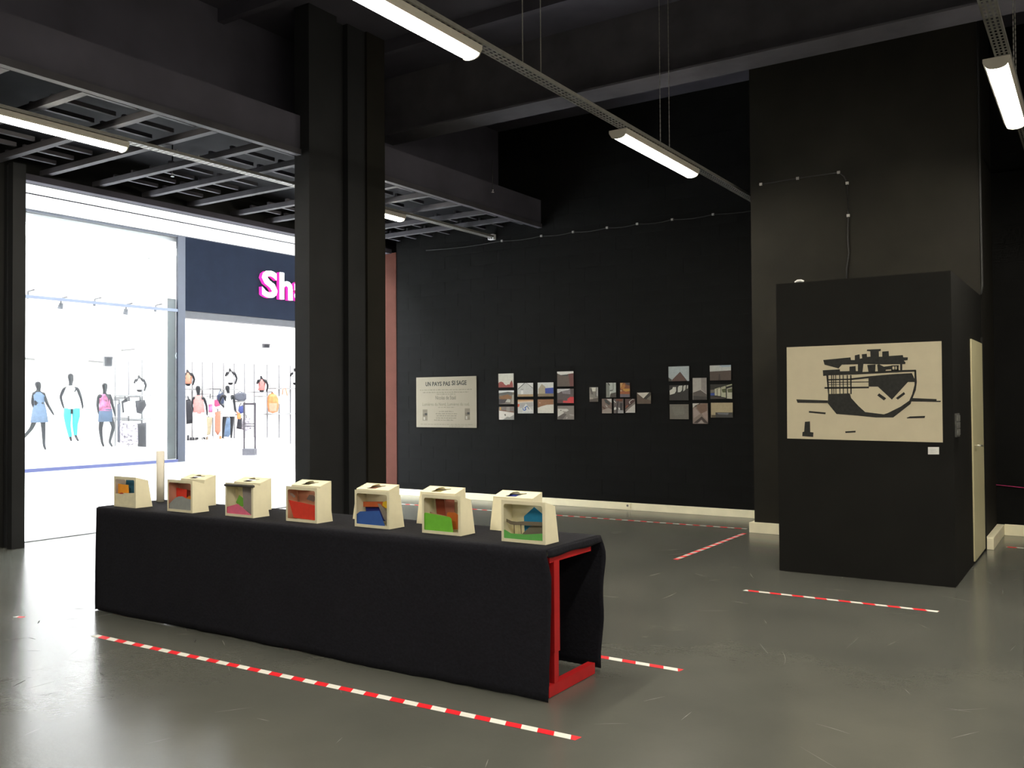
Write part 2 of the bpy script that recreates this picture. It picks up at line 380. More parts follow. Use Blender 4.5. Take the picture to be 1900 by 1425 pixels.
# sign panel above the entrance
sg = thing('shop_sign', 'navy shop sign panel with white and magenta letters above the entrance', 'sign', (FX, YC, ZB))
box('panel', (-0.30, 0.0, 0.03), (0.02, YE-YC, ZT-ZB), NAVY, sg)
box('rail', (-0.25, 0.0, -0.16), (-0.02, YE-YC, 0.03), DARKMET, sg)
LETF = em('white_sign_letter_face', (1.0, 0.98, 0.99), 2.5)
MAG = em('magenta_sign_letter_side', (0.85, 0.03, 0.36), 0.55, (0.7, 0.02, 0.3))
la, lb = onx(486, 500, FX+0.15), onx(487, 551, FX+0.15)
le = onx(574, 550, FX+0.15).y
for ch, y0, y1, zt in (('S', onx(486, 550, FX+.15).y, onx(515, 550, FX+.15).y, 1.0), ('h', onx(519, 550, FX+.15).y, onx(543, 550, FX+.15).y, 1.0), ('a', onx(546, 550, FX+.15).y, onx(573, 550, FX+.15).y, 0.76)):
    uv, fs = text_geo(ch, 0.03); mb = MB()
    zb, zh = lb.z - ZB + (0.0), (la.z-lb.z)*zt
    fr = lambda u, v, X: (X, y0-YC + u*(y1-y0), zb + v*zh)
    i = mb.pts([fr(u, v, 0.15) for u, v in uv]); j = mb.pts([fr(u, v, 0.02) for u, v in uv])
    cnt = {}
    for f in fs:
        mb.m(0).face([i[k] for k in f]); mb.m(1).face([j[k] for k in reversed(f)])
        for a, b in zip(f, f[1:]+f[:1]): cnt[(a, b)] = 1
    for (a, b) in cnt:
        if (b, a) not in cnt: mb.m(1).face([i[a], i[b], j[b], j[a]])
    mb.build('letter', [LETF, MAG], sg)
# shop window: frame, panes, transom with spots
wn = struct(MB().box((FX-0.06, YC-0.22, 0), (FX+0.02, YC, ZT)).build('window_1', BLUEFR), 'blue grey framed shop window with display mannequins', 'window')
box('frame_sill', (FX-0.06, 2.0, 0), (FX+0.02, YC-0.22, 0.075), pm('blue_sill', (0.05, 0.06, 0.15), 0.5, 0.05, 4), wn)
zr = onx(340, 577, FX).z
box('transom', (FX-0.05, 2.0, zr-0.035), (FX+0.01, YC-0.22, zr+0.035), pm('pale_blue_transom', (0.10, 0.12, 0.17), 0.5, 0.05, 4), wn)
box('frame_head', (FX-0.05, 2.0, ZT-0.03), (FX+0.01, YC-0.22, ZT), BLUEFR, wn)
for y0, y1, z0, z1 in ((2.0, YC-0.22, 0.075, zr-0.035), (2.0, YC-0.22, zr+0.035, ZT-0.03)):
    MB().box((FX-0.03, y0, z0), (FX-0.022, y1, z1)).build('pane', GLASS, wn)
REFLGLASS = pm('grey_green_reflection', (0.022, 0.030, 0.031), 0.35, 0.2, 2)  # dark colour stands in for the reflection in the corner glass
sp = box('side_panel', (FX-0.10, YC-0.46, 0.08), (FX-0.065, YC-0.221, zr+0.3), REFLGLASS, wn)
mb = MB(); q = onx(325.5, 666, FX-0.055); q1 = onx(337.5, 650, FX-0.055)
add_text(mb, 'oit', lambda u, v: (FX-0.052, q.y + u*(q1.y-q.y), q.z + v*(q1.z-q.z)), 0.01)
mb.build('lettering', em('pale_reflected_lettering', (0.7, 0.9, 1.0), 1.2), wn)  # sign mirrored in the glass, drawn as faintly glowing letters
for px, py in ((52, 549), (113, 562), (176, 563), (234, 573), (289, 574)):
    p = onx(px, py, FX-0.25)
    t = thing('window_spotlight', {52: 'small spotlight on the window rail next to the opening post', 113: 'dark spotlight hanging on the rail above the white shirted mannequin', 176: 'small pale spotlight on the rail, middle one of five', 234: 'dark spotlight hanging on the rail above the dress rack', 289: 'small spotlight on the rail nearest the window corner post'}[px], 'spotlight', p, 0, 'spotlights on the shop window rail')
    MB().bar((0, 0, 0.10), (0, 0, 0.0), 0.03, 0.03).bar((0, 0, 0.10), (0.25, 0, 0.12), 0.03, 0.03).build('bracket', DARKMET, t)
    big = px in (113, 234)
    MB().tube([(0, 0, 0.0), (-0.03, 0.0, -0.14 if big else -0.05)], [0.05 if big else 0.03, 0.06 if big else 0.035], 10).build('lamp_head', pm('spot_grey', (0.06, 0.065, 0.08), 0.5), t)
# luminous ceiling panels
n = 0
for gx in (-12.0,):
    for gy in (-1.5, 4.0, 9.5, 15.0, 20.5, 26.0):
        t = thing('mall_ceiling_light', 'long luminous mall ceiling panel high beyond the opening', 'ceiling light', (gx, gy, 7.0), 0, 'mall ceiling panels')
        MB().box((-1.54, -2.54, -0.03), (1.54, 2.54, 0)).build('frame', WHITEP, t)
        MB().box((-1.5, -2.5, -0.045), (1.5, 2.5, -0.031)).build('diffuser', MALLLIGHT, t)
for gx in (-21.6, -23.7):
    for gy in (3.0, 7.0, 11.0, 15.0, 19.0, 23.0, 27.0):
        t = thing('shop_ceiling_light', 'square luminous ceiling panel inside the clothes shop', 'ceiling light', (gx, gy, ZT-0.1), 0, 'shop ceiling panels')
        MB().box((-0.55, -1.05, -0.03), (0.55, 1.05, 0)).build('frame', WHITEP, t)
        MB().box((-0.5, -1.0, -0.045), (0.5, 1.0, -0.031)).build('diffuser', SHOPLIGHT, t)

# ================================================================ HALL LIGHTS
FIXP = {}
def fixture_parts():
    Lh = 0.875; W = 0.09
    hs = MB()
    hs.box((-W, -Lh, 0.03), (W, Lh, 0.055))
    for sx in (-1, 1):
        hs.prism([(sx*W, -Lh, 0.03), (sx*(W-0.004), -Lh, 0.03), (sx*0.069, -Lh, 0.006), (sx*0.073, -Lh, 0.004)], (0, 2*Lh, 0))
    FIXP['housing'] = (hs, HOUSING)
    for s_ in (-1, 1):
        cap = MB(); pts = [(-W, 0, 0.055), (W, 0, 0.055), (W, 0, 0.028)] + [(0.072*math.cos(t), 0, -0.030*math.sin(t)) for t in [math.pi*k/8 for k in range(9)]] + [(-W, 0, 0.028)]
        cap.prism([(x, s_*Lh, z) for x, y, z in pts], (0, s_*0.012, 0))
        FIXP['end_cap%d' % s_] = (cap, HOUSING)
    df = MB(); n_ = 10
    rg = [df.pts([(0.067*math.cos(t), y, -0.026*math.sin(t)+0.002) for t in [math.pi*k/n_ for k in range(n_+1)]]) for y in (-Lh+0.04, Lh-0.04)]
    for k in range(n_): df.face([rg[0][k], rg[0][k+1], rg[1][k+1], rg[1][k]], True)
    df.face([rg[0][0], rg[0][-1], rg[1][-1], rg[1][0]]); df.face(rg[0]); df.face(rg[1][::-1])
    FIXP['diffuser'] = (df, TUBE)
    up = MB().box((-0.080, -0.8, 0.0551), (-0.055, 0.8, 0.0565))  # added emissive strip facing up, hidden from below, brightens the ceiling
    FIXP['uplight_added_fill'] = (up, UPFILL)
fixture_parts()
FZ = 3.93
fixdesc = {(-3.66, 4.205): 'glowing fluorescent fixture at the top edge, nearest above the table',
           (-3.66, 8.255): 'glowing fluorescent fixture further along the middle track, before the photographs',
           (-0.60, 8.255): 'glowing fluorescent fixture at the right edge above the booth',
           (-7.75, 4.205): 'long glowing fluorescent fixture at the left above the opening',
           (-7.75, 8.255): 'small far fluorescent fixture appearing just right of the column',
           (-0.60, 4.205): 'fluorescent fixture overhead right of the table, out of the picture',
           (-3.66, 0.155): 'fluorescent fixture overhead behind the viewpoint, middle track',
           (-0.60, 0.155): 'fluorescent fixture overhead behind the viewpoint, right track',
           (-7.75, 0.155): 'fluorescent fixture overhead left of the viewpoint, left track',
           (2.50, 8.255): 'fluorescent fixture right of the picture, fourth track, beside the far wall',
           (2.50, 4.205): 'fluorescent fixture right of the picture, fourth track, level with the table',
           (2.50, 0.155): 'fluorescent fixture behind the viewpoint, fourth track',
           (5.60, 4.205): 'fluorescent fixture far right of the picture, fifth track, level with the table',
           (5.60, 0.155): 'fluorescent fixture behind the viewpoint, fifth track',
           (-3.66, -3.895): 'fluorescent fixture far behind the viewpoint, middle track',
           (-0.60, -3.895): 'fluorescent fixture far behind the viewpoint, right track',
           (2.50, -3.895): 'fluorescent fixture far behind the viewpoint, fourth track'}
proto = None
for (x, y), lab in fixdesc.items():
    if proto is None:
        t = thing('fluorescent_fixture', lab, 'ceiling light', (x, y, FZ), 0, 'fluorescent fixtures on the hanging tracks')
        for k, (mb, mt) in FIXP.items(): mb.build(k.rstrip('-1') , mt, t)
        proto = t
    else:
        t = copy_tree(proto); t.location = (x, y, FZ); t['label'] = lab
        if x < -6:                     # no added uplight here, it would overlight the low deck
            for ch in [c_ for c_ in bpy.data.objects if c_.parent == t and c_.name.startswith('uplight')]: bpy.data.objects.remove(ch)
# perforated tracks
def track(x, lab):
    t = thing('cable_tray', lab, 'cable tray', (x, 0, FZ+0.06), 0, 'hanging perforated cable trays')
    mb = MB(); W = 0.05; y = -5.0; p = 0.06
    cols = [-W, -0.036, -0.022, -0.007, 0.007, 0.022, 0.036, W]
    while y < WY-0.08:
        for k in range(7):
            hole = k in (1, 3, 5)
            ya, yb = y, y+p
            if hole: yb = y+p*0.45
            i = mb.pts([(cols[k], ya, 0), (cols[k+1], ya, 0), (cols[k+1], yb, 0), (cols[k], yb, 0)]); mb.face(i)
        y += p
    for s_ in (-1, 1): mb.box((s_*W-0.001, -5.0, 0), (s_*W+0.001, WY-0.06, 0.03))
    mb.build('tray', STEELG, t)
    e = box('junction_box', (-0.05, WY-0.075, -0.03), (0.05, WY-0.005, 0.05), WHITEP, t)
    MB().box((-0.035, WY-0.077, -0.02), (-0.015, WY-0.0751, 0.0)).box((0.0, WY-0.077, -0.02), (0.03, WY-0.0751, 0.0)).build('terminal', DARKMET, e)
    for yc in (5.63, 5.89, 8.14, 8.36, 1.6, 1.85):
        ch = MB(); z = 0.03; k = 0
        while z < (CZ-0.09 if x > -6.8 else 4.035)-FZ-0.06:
            if k % 2: ch.box((-0.004+0.02, yc-0.0015, z), (0.004+0.02, yc+0.0015, z+0.028))
            else: ch.box((-0.0015+0.02, yc-0.004, z), (0.0015+0.02, yc+0.004, z+0.028))
            z += 0.024; k += 1
        ch.build('chain', STEELG, t)
track(-3.60, 'perforated cable tray along the middle row of lights')
track(-7.70, 'perforated cable tray along the left row of lights')
track(-0.56, 'perforated cable tray along the right row of lights')
track(2.54, 'perforated cable tray of the fourth row of lights, right of the picture')
track(5.64, 'perforated cable tray of the fifth row of lights, far right of the picture')

# ================================================================ BOOTH
bt = tag(thing('booth', 'black box booth with ship poster and beige side door', 'booth', (-1.7, 7.9, 0)), kind='structure')
box('body', (-0.69, 0.0, 0), (0.71, 2.128, 2.522), BOOTHM, bt)
DOORM = pm('beige_door_paint', S(206, 198, 160), 0.5, 0.04, 4)
dr = struct(MB().box((-0.988, 9.07, 0.03), (-0.976, 9.93, 2.04)).build('door_1', DOORM), 'beige door on the right side of the black booth', 'door')
hd = MB(); hd.tube([(-0.976, 9.16, 1.07), (-0.93, 9.16, 1.07), (-0.925, 9.18, 1.07), (-0.925, 9.30, 1.065)], 0.009, 8)
hd.build('handle', pm('brushed_steel', (0.7, 0.68, 0.6), 0.3, 0.05, metal=0.9), dr)
box('frame', (-0.989, 9.93, 0), (-0.970, 10.0, 2.10), BOOTHM, dr)
sw = thing('switch_panel', 'grey switch panel on the side of the booth', 'switch panel', (-0.989, 8.08, 1.285))
box('plate', (0, -0.10, -0.095), (0.012, 0.10, 0.095), pm('grey_plastic', (0.10, 0.10, 0.095), 0.5, 0.5, 30), sw)
for k in range(3): box('switch', (0.012, -0.07, -0.08+k*0.056), (0.02, 0.07, -0.032+k*0.056), pm('grey_plastic_lighter', (0.16, 0.16, 0.15), 0.5, 0.5, 30), sw)
p = ony(1481, 526, 7.93); o = MB().tube([(p.x-0.04, 7.99, 2.535), (p.x-0.02, 7.98, 2.545), (p.x+0.01, 7.98, 2.545), (p.x+0.03, 7.99, 2.535)], 0.012, 8).build('tape_scrap', WHITEP)
tag(o, 'small crumpled white scrap lying on top of the booth', 'scrap')
# ---- poster with ship
PY = 7.9
po = thing('ship_poster', 'large poster with black ink drawing of a ferry on the booth', 'poster', ony(1461, 814, PY))
o0 = Vector(po.location)
PAPER = pm('poster_paper', S(206, 196, 170), 0.8, 0.03, 8)
q = [ony(a, b, PY) - o0 for a, b in ((1461, 813.5), (1749.5, 821), (1747, 633), (1460, 644.5))]
MB().prism([(v.x, -0.002, v.z) for v in q], (0, -0.003, 0)).build('sheet', PAPER, po)
INK = pm('black_ink', (0.016, 0.016, 0.015), 0.75, 0.35, 40)
ink = MB()
def K(x, y): v = ony(1430 + x/4.0426, 600 + y/4.0426, PY) - o0; return (v.x, -0.0058, v.z)
def inkpoly(pts): ink.prism([K(*p) for p in pts], (0, -0.0006, 0))
inkpoly([(395,275),(600,255),(603,275),(632,275),(632,240),(668,232),(670,265),(687,262),(684,232),(722,228),(724,252),(750,250),(748,210),(722,208),(724,197),(828,192),(826,208),(812,210),(813,250),(838,250),(838,212),(886,208),(888,245),(992,238),(996,255),(1030,255),(1028,276),(1000,280),(1012,292),(1010,306),(848,308),(700,305),(535,310),(510,338),(405,310)])
inkpoly([(392,352),(520,345),(522,360),(592,358),(592,325),(638,320),(640,358),(655,358),(655,304),(697,304),(690,365),(990,350),(1090,348),(1090,362),(990,366),(640,384),(438,390),(395,395)])
inkpoly([(725,312),(788,308),(785,362),(735,366)])
inkpoly([(800,310),(815,307),(850,325),(905,318),(905,345),(865,348),(862,360),(805,362)])
for pp in ([(905,318),(914,318),(914,356),(905,356)], [(929,320),(936,320),(936,352),(929,352)], [(946,318),(962,316),(960,354),(946,354)], [(905,316),(962,314),(962,322),(905,324)], [(905,347),(962,345),(962,354),(905,356)], [(972,306),(988,306),(988,352),(972,352)]): inkpoly(pp)
inkpoly([(432,530),(595,525),(605,560),(660,620),(710,665),(850,682),(880,672),(975,625),(1040,580),(1062,530),(1080,460),(1078,350),(1092,350),(1097,440),(1090,500),(1062,570),(1050,605),(920,706),(790,706),(650,692),(495,680),(430,600)])
for a, b_ in ((418, 434), (455, 462), (470, 476), (486, 492), (515, 522), (541, 548), (572, 580), (597, 607)):
    inkpoly([(a, 388), (b_, 388), (b_+2 if a > 420 else b_+6, 531), (a+2 if a > 420 else a+14, 531)])
for y0, y1, x0, x1 in ((418, 428, 432, 612), (440, 446, 432, 738), (478, 491, 405, 738), (458, 462, 432, 605)): inkpoly([(x0, y0), (x1, y0-4), (x1, y1-4), (x0, y1)])
inkpoly([(605,412),(725,398),(900,382),(1060,373),(1070,395),(1085,428),(1080,440),(1030,440),(910,572),(805,475),(735,475),(735,412),(610,425)])
for pp in ([(800,540),(815,525),(868,562),(850,578)], [(940,560),(1000,515),(1010,530),(955,572)], [(193,570),(430,578),(430,598),(203,596)], [(1062,560),(1245,568),(1245,580),(1278,580),(1275,590),(1055,586)], [(288,657),(414,668),(412,682),(288,670)], [(1020,708),(1045,698),(1160,694),(1155,710),(1025,713)], [(560,810),(638,805),(638,818),(562,822)], [(258,738),(296,735),(298,815),(322,818),(320,852),(238,846),(240,815),(252,812)]): inkpoly(pp)
ink.build('ink_drawing', INK, po)
cdq = [ony(a, b, PY) for a, b in ((1722, 843), (1742.5, 843), (1742.5, 829.5), (1722, 829.5))]
cc = MB().prism([(v.x, PY-0.002, v.z) for v in cdq], (0, -0.002, 0))
cc.m(1)
for k in range(4):
    a = cdq[3]; x0 = a.x+0.012+random.uniform(0, .008); cc.box((x0, PY-0.0045, a.z-0.016-k*0.010), (x0+random.uniform(.035, .05), PY-0.0041, a.z-0.0145-k*0.010))
tag(cc.build('caption_card', [pm('white_card', (0.80, 0.79, 0.78), 0.7, 0.02), pm('grey_print', (0.45, 0.44, 0.43), 0.8)]), 'small white caption card below the ship poster', 'card')

# ================================================================ WALL CABLES
def cable(name, lab, path, rad, mat, clips, cliplen=0.02):
    t = thing(name, lab, 'cable', path[0])
    o_ = Vector(path[0])
    MB().tube([Vector(p)-o_ for p in path], rad, 6).build('cord', mat, t)
    for c_ in clips:
        c_ = Vector(c_)-o_; MB().box((c_.x-cliplen/2, c_.y-0.012, c_.z-0.014), (c_.x+cliplen/2, c_.y+0.006, c_.z+0.014)).build('clip', pm('pale_clip', (0.35, 0.34, 0.32), 0.5), t)
clipx = [ony(px, 420, WY).x for px in (932, 1005, 1064, 1127, 1183, 1248, 1324)]
path = []; xs = [-9.0] + clipx + [-3.4]
for a, b in zip(xs, xs[1:]):
    for k in range(4):
        u = k/4; path.append((a+(b-a)*u, WY-0.012, 3.93 - 0.02*math.sin(math.pi*u)))
path.append((-3.4, WY-0.012, 3.93))
cable('wall_cable', 'thin black cable strung in white clips high along the blockwork wall', path, 0.006, pm('black_cable', (0.022, 0.022, 0.022), 0.7), [(x, WY-0.012, 3.93) for x in clipx], 0.03)
pts = [(1408, 343), (1412, 342), (1480, 331), (1556, 320), (1566, 327), (1572, 340), (1574, 400), (1573, 440), (1575, 470), (1571, 500), (1571, 522)]
path = [ony(a, b, 10.015) for a, b in pts]
cable('pillar_cable', 'thin cable clipped across the pillar and dropping to the booth', path, 0.007, MATS['black_cable'], [path[1], path[2], path[3], path[5], path[6]], 0.03)
path = [(-0.975, 10.018, 5.4), (-0.975, 10.018, 3.2), (-0.972, 10.016, 2.62), (-0.985, 10.012, 2.53)]
tag(MB().tube(path, 0.010, 6).build('corner_cable', MATS['black_cable']), 'dark cable down the right corner of the pillar', 'cable')
sa, sb_ = ony(1831, 897.5, WY-0.01), ony(1900, 905, WY-0.01)
t = thing('magenta_string', 'magenta string pinned along the wall right of the booth', 'string', sa)
MB().tube([(0, 0, 0), (0.1, 0, -0.008), ((sb_-sa).x*2.2, 0, (sb_-sa).z*2.2)], 0.004, 6).build('string', pm('magenta_thread', S(190, 40, 110), 0.6), t)
MB().tube([(-0.03, 0.0, 0.006), (0.015, -0.004, -0.002)], 0.004, 6).build('pin', WHITEP, t)
sk = ony(1165, 938, WY-0.037)
t = thing('wall_socket', 'white socket on the long baseboard under the photographs', 'socket', (sk.x, WY-0.036, sk.z))
MB().box((-0.04, -0.012, -0.035), (0.04, 0, 0.035)).build('plate', CREAMB, t)
MB().tube([(0, -0.0125, 0), (0, -0.014, 0)], 0.016, 14).build('outlet', pm('socket_dark', (0.2, 0.19, 0.17), 0.5), t)
for (px, py, z_, lab) in ((914, 352, 4.3, 'tiny pale sprinkler head under the black ceiling right of the column'), (320, 322, 4.05, 'small pale sprinkler head hanging by the left track')):
    p = onz(px, py, z_); t = thing('sprinkler', lab, 'sprinkler', p)
    MB().tube([(0, 0, 0), (0, 0, 0.40 if z_ > 4.1 else 0.36)], 0.008, 6).build('pipe', DARKMET, t)
    MB().loft([(0, 0, -0.035, .02, .02), (0, 0, -0.03, .02, .02), (0, 0, -0.028, .006, .006), (0, 0, 0.0, .014, .014)], 8).build('head', pm('pale_metal', (0.5, 0.5, 0.52), 0.4), t)

# ================================================================ FLOOR TAPES
def tape(p, q, lab, wdt=0.05, ph=0.0):
    p, q = Vector((*p, 0.0)), Vector((*q, 0.0)); d = q-p
    mb = MB(); n_ = max(2, int(d.length/0.4))
    a = mb.pts([(d.length*k/n_ + ph, -wdt/2 + random.uniform(-.001, .001), 0.0012) for k in range(n_+1)])
    b = mb.pts([(d.length*k/n_ + ph + (0.008 if k in (0, n_) else 0), wdt/2 + random.uniform(-.001, .001), 0.0012) for k in range(n_+1)])
    for k in range(n_): mb.face([a[k], a[k+1], b[k+1], b[k]])
    o = mb.build('floor_tape', TAPEM); ang = math.atan2(d.y, d.x)
    o.rotation_euler = (0, 0, ang); o.location = p - Vector((math.cos(ang), math.sin(ang), 0))*ph
    return tag(o, lab, 'tape', 'red and white floor tapes')
tape((-5.50, 3.405), (-1.972, 3.515), 'long red and white tape on the floor in front of the table', ph=0.02)
tape((-6.05, 4.715), (-1.98, 4.705), 'red and white tape on the floor behind the table', ph=0.15)
tape((-2.387, 6.947), (-0.99, 6.952), 'red and white tape on the floor in front of the booth', ph=0.05)
tape((-3.385, 7.94), (-3.385, 9.90), 'red and white tape running toward the pillar on the floor', ph=0.1)
tape((-9.20, 10.21), (-3.48, 10.255), 'thin far tape on the floor along the photograph wall')
tape((-0.83, 10.33), (1.5, 10.25), 'tape end on the floor in the recess right of the booth', ph=0.08)
tape((-6.47, 3.41), (-6.40, 3.425), 'tiny leftover tape scrap on the floor left of the table', 0.035, ph=0.06)

# ================================================================ TABLE
TZ = 0.755
def fy(x): return 3.825 + (x+6.15)*0.014      # front edge of the table, slightly turned
def by(x): return 4.405 + (x+6.15)*0.017
tb = thing('table', 'long table with red metal end frame under the black cloth', 'table', (-4.25, 4.12, 0))
TO = Vector(tb.location)
mb = MB(); zz0, zz1 = 0.715, 0.745
mb.prism([(x-TO.x, y-TO.y, zz0) for x, y in ((-6.12, fy(-6.12)+.03), (-2.36, fy(-2.36)+.03), (-2.36, by(-2.36)-.03), (-6.12, by(-6.12)-.03))], (0, 0, zz1-zz0))
mb.build('tabletop', pm('grey_laminate', (0.35, 0.34, 0.32), 0.5), tb)
for X in (-2.375, -4.25, -6.05):
    foot0, foot1 = (3.905, 4.395); lx = X-TO.x
    box('foot_bar', (lx-0.022, foot0-TO.y, 0.004), (lx+0.022, foot1-TO.y, 0.062), REDM, tb)
    ly = onx(1036, 1150, X).y if X > -3 else 3.99
    ly = 3.985
    lg = box('leg', (lx-0.02, ly-0.022-TO.y, 0.062), (lx+0.02, ly+0.022-TO.y, 0.30), REDM, tb)
    box('leg_sleeve', (lx-0.025, ly-0.027-TO.y, 0.22), (lx+0.025, ly+0.027-TO.y, 0.685), REDM, tb)
    box('upper_rail', (lx-0.022, 3.92-TO.y, 0.68), (lx+0.022, 4.36-TO.y, 0.715), REDM, tb)
# cloth: top sheet and the two long drops, right end open, left end closed
def cloth():
    mb = MB(); NX = 150
    xs = [-6.15 + 3.80*k/NX for k in range(NX+1)]
    from mathutils import noise as NZ
    prof = []
    for i, x in enumerate(xs):
        sec = []
        nz = 18
        f0, b0 = fy(x), by(x)
        u = (x+6.15)/3.80
        hem = 0.006 + 0.004*math.sin(x*2.3)
        for k in range(nz+1):           # front drop, hem upwards
            t = k/nz; z = hem + (TZ-0.012-hem)*t
            wr = 0.012*NZ.noise(Vector((x*2.2, z*1.3, 1.7))) + 0.006*NZ.noise(Vector((x*7, z*2.5, 4))) + 0.004*NZ.noise(Vector((x*14, z*14, 9)))
            fold = 0.010*math.exp(-((x+4.55+0.8*(z-.3))/0.13)**2) - 0.008*math.exp(-((x+4.9+0.3*(z-.5))/0.10)**2)
            yb = 3.838 - 0.004*math.sin(x*5)
            y = yb*(1-t) + f0*t - wr*(1-t**4)*1.2 - fold*(1-t)
            sec.append((x + (0.034*(u > .94)*(u-.94)/.06*min(1, (1-t)*6)), y - 0.012*(u > .97)*(u-.97)/.03*(1-t), z))
        sec.append((x, f0+0.010, TZ-0.003))
        for k in range(9):              # top
            t = k/8; y = f0+0.02 + (b0-f0-0.04)*t
            sec.append((x, y, TZ + 0.0012*NZ.noise(Vector((x*6, y*6, 2)))))
        sec.append((x, b0-0.006, TZ-0.003))
        for k in range(nz+1):           # back drop
            t = k/nz; z = TZ-0.012 - (TZ-0.012-0.015)*t
            wr = 0.012*NZ.noise(Vector((x*2.6, z*1.3, 7.7))) + 0.006*math.sin(x*9)*t
            flare = 0.0
            if u > 0.93: flare = (u-0.93)/0.07*(0.005*math.sin(t*11))
            sec.append((x + ((u-.95)/.05*(0.030*math.sin(min(1, t*6)*math.pi/2) + 0.004*math.sin(t*13) - 0.035*t) if u > .95 else 0), b0 + 0.004 + wr*t + flare + 0.005*t, z))
        prof.append(mb.pts(sec))
    for A, B in zip(prof, prof[1:]):
        for j in range(len(A)-1): mb.face([A[j], B[j], B[j+1], A[j+1]], True)
    # left end drop
    f0, b0 = fy(-6.15), by(-6.15); g = []
    for k in range(13):
        t = k/12; z = TZ-0.006 - (TZ-0.012)*t
        g.append(mb.pts([(-6.152 - 0.012*t - 0.006*math.sin(j*1.1+t*3)*t, f0 + (b0-f0)*j/12, z) for j in range(13)]))
    for A, B in zip(g, g[1:]):
        for j in range(12): mb.face([A[j], A[j+1], B[j+1], B[j]], True)
    f1, b1 = fy(-2.35), by(-2.35); g = []
    for k in range(4):
        t = k/3; z = TZ - 0.002 - 0.040*t
        g.append(mb.pts([(-2.349 + 0.006*min(1, t*2), f1 + 0.008 + (b1-f1-0.016)*j/12, z - 0.004*t*math.sin(j*0.9)) for j in range(13)]))
    for A, B in zip(g, g[1:]):
        for j in range(12): mb.face([A[j], A[j+1], B[j+1], B[j]], True)
    o = mb.build('tablecloth', CLOTH)
    so = o.modifiers.new('thickness', 'SOLIDIFY'); so.thickness = 0.003; so.offset = -1
    return tag(o, 'black cotton cloth draped over the long table', 'tablecloth')
cloth()

# ================================================================ CARD BOXES ON THE TABLE
W_, H_, D_, DT, HB = 0.274, 0.220, 0.136, 0.100, 0.192
def rrect(x0, x1, z0, z1, rt, rb, n=5):
    out = []
    for cx_, cz_, r, a0 in ((x1-rb, z0+rb, rb, -90), (x1-rt, z1-rt, rt, 0), (x0+rt, z1-rt, rt, 90), (x0+rb, z0+rb, rb, 180)):
        for k in range(n+1):
            a = R(a0+90*k/n); out.append((cx_+r*math.cos(a), cz_+r*math.sin(a)))
    return out
BLOB = [(-.36, -.28), (-.22, -.22), (-.08, -.20), (.02, -.36), (.16, -.46), (.30, -.36), (.34, -.12), (.30, .10), (.40, .34), (.26, .38), (-.10, .36), (-.14, .16), (-.24, -.02), (-.38, -.14)]
def card_box(lab, cx_, yf, rz, grp, lining=None, w=W_, h=H_, roof=True, hole=True):
    t = thing('card_theatre_box', lab, 'card box', (cx_, yf, TZ+0.002), rz, grp)
    T = 0.0022
    outer = [(-w/2, 0, 0), (w/2, 0, 0), (w/2, 0, h), (-w/2, 0, h)]
    hl = rrect(-w/2+0.014, w/2-0.018, 0.017, h-0.020, 0.013, 0.004)
    MB().prism(outer, (0, T, 0), [[(x, 0, z) for x, z in hl]]).build('front_frame', CARD, t)
    hb = HB*h/H_
    for s_ in (-1, 1):
        x = s_*w/2
        MB().prism([(x, T, 0), (x, D_, 0), (x, DT, hb), (x, T, h)], (-s_*T, 0, 0)).build('side_panel', CARD, t)
    MB().box((-w/2+T, T, 0), (w/2-T, D_, T)).build('base_panel', CARD, t)
    i = Vector((0, D_, 0)); j = Vector((0, DT, hb))
    MB().prism([(-w/2+T, D_-0.003, T), (w/2-T, D_-0.003, T), (w/2-T, DT-0.003, hb-0.002), (-w/2+T, DT-0.003, hb-0.002)], (0, 0.002, 0)).build('back_panel', CARD, t)
    if roof:
        def rp(u, v): k = v; return (u, T + (DT-T)*k, h + (hb-h)*k - 0.0015)
        ho = [[rp(bx*w*0.56+0.005, 0.5+by_*0.95) for bx, by_ in BLOB]] if hole else []
        MB().prism([rp(-w/2+T, 0.0), rp(w/2-T, 0.0), rp(w/2-T, 1.0), rp(-w/2+T, 1.0)], (0, 0, -T), ho).build('roof_panel', CARD, t)
    if lining:
        li = pm('lining_%d_%d_%d' % lining, S(*lining), 0.8, 0.04)
        MB().prism([(-w/2+0.004, D_-0.008, T+.001), (w/2-0.004, D_-0.008, T+.001), (w/2-0.004, DT-0.008, hb-0.006), (-w/2+0.004, DT-0.008, hb-0.006)], (0, 0.0012, 0)).build('lining', li, t)
        MB().prism([(-w/2+0.0028, 0.004, T+.001), (-w/2+0.0028, D_-0.012, T+.001), (-w/2+0.0028, DT-0.012, hb-0.006), (-w/2+0.0028, 0.004, h-0.006)], (0.001, 0, 0)).build('lining', li, t)
    return t
def insert(t, crop, d, rgb, pts, name='paper_cutout'):
    ox, oy, s_ = crop; inv = Matrix.Rotation(-t.rotation_euler.z, 3, 'Z'); P0 = Vector(t.location)
    nrm = Matrix.Rotation(t.rotation_euler.z, 3, 'Z') @ Vector((0, 1, 0))
    out = []
    for x, y in pts:
        dr_ = ray(ox + x/s_, oy + y/s_)
        k = (P0 + nrm*d - CAM).dot(nrm)/dr_.dot(nrm)
        L_ = inv @ (CAM + dr_*k - P0)
        out.append((max(-W_/2+0.005, min(W_/2-0.005, L_.x)), d, max(0.0035, min(H_-0.010-0.28*d, L_.z))))
    MB().prism(out, (0, 0.0012, 0)).build(name, pm('paper_%d_%d_%d' % rgb, S(*rgb), 0.75, 0.06, 30), t)
G1 = 'front row of card theatre boxes'; G2 = 'rear row of card theatre boxes'
def front(i, lab, BL, BR, **k):
    a = Vector(BL); b = Vector(BR); c = (a+b)/2
    return card_box(lab, c.x, c.y, 0.0, G1, **k)
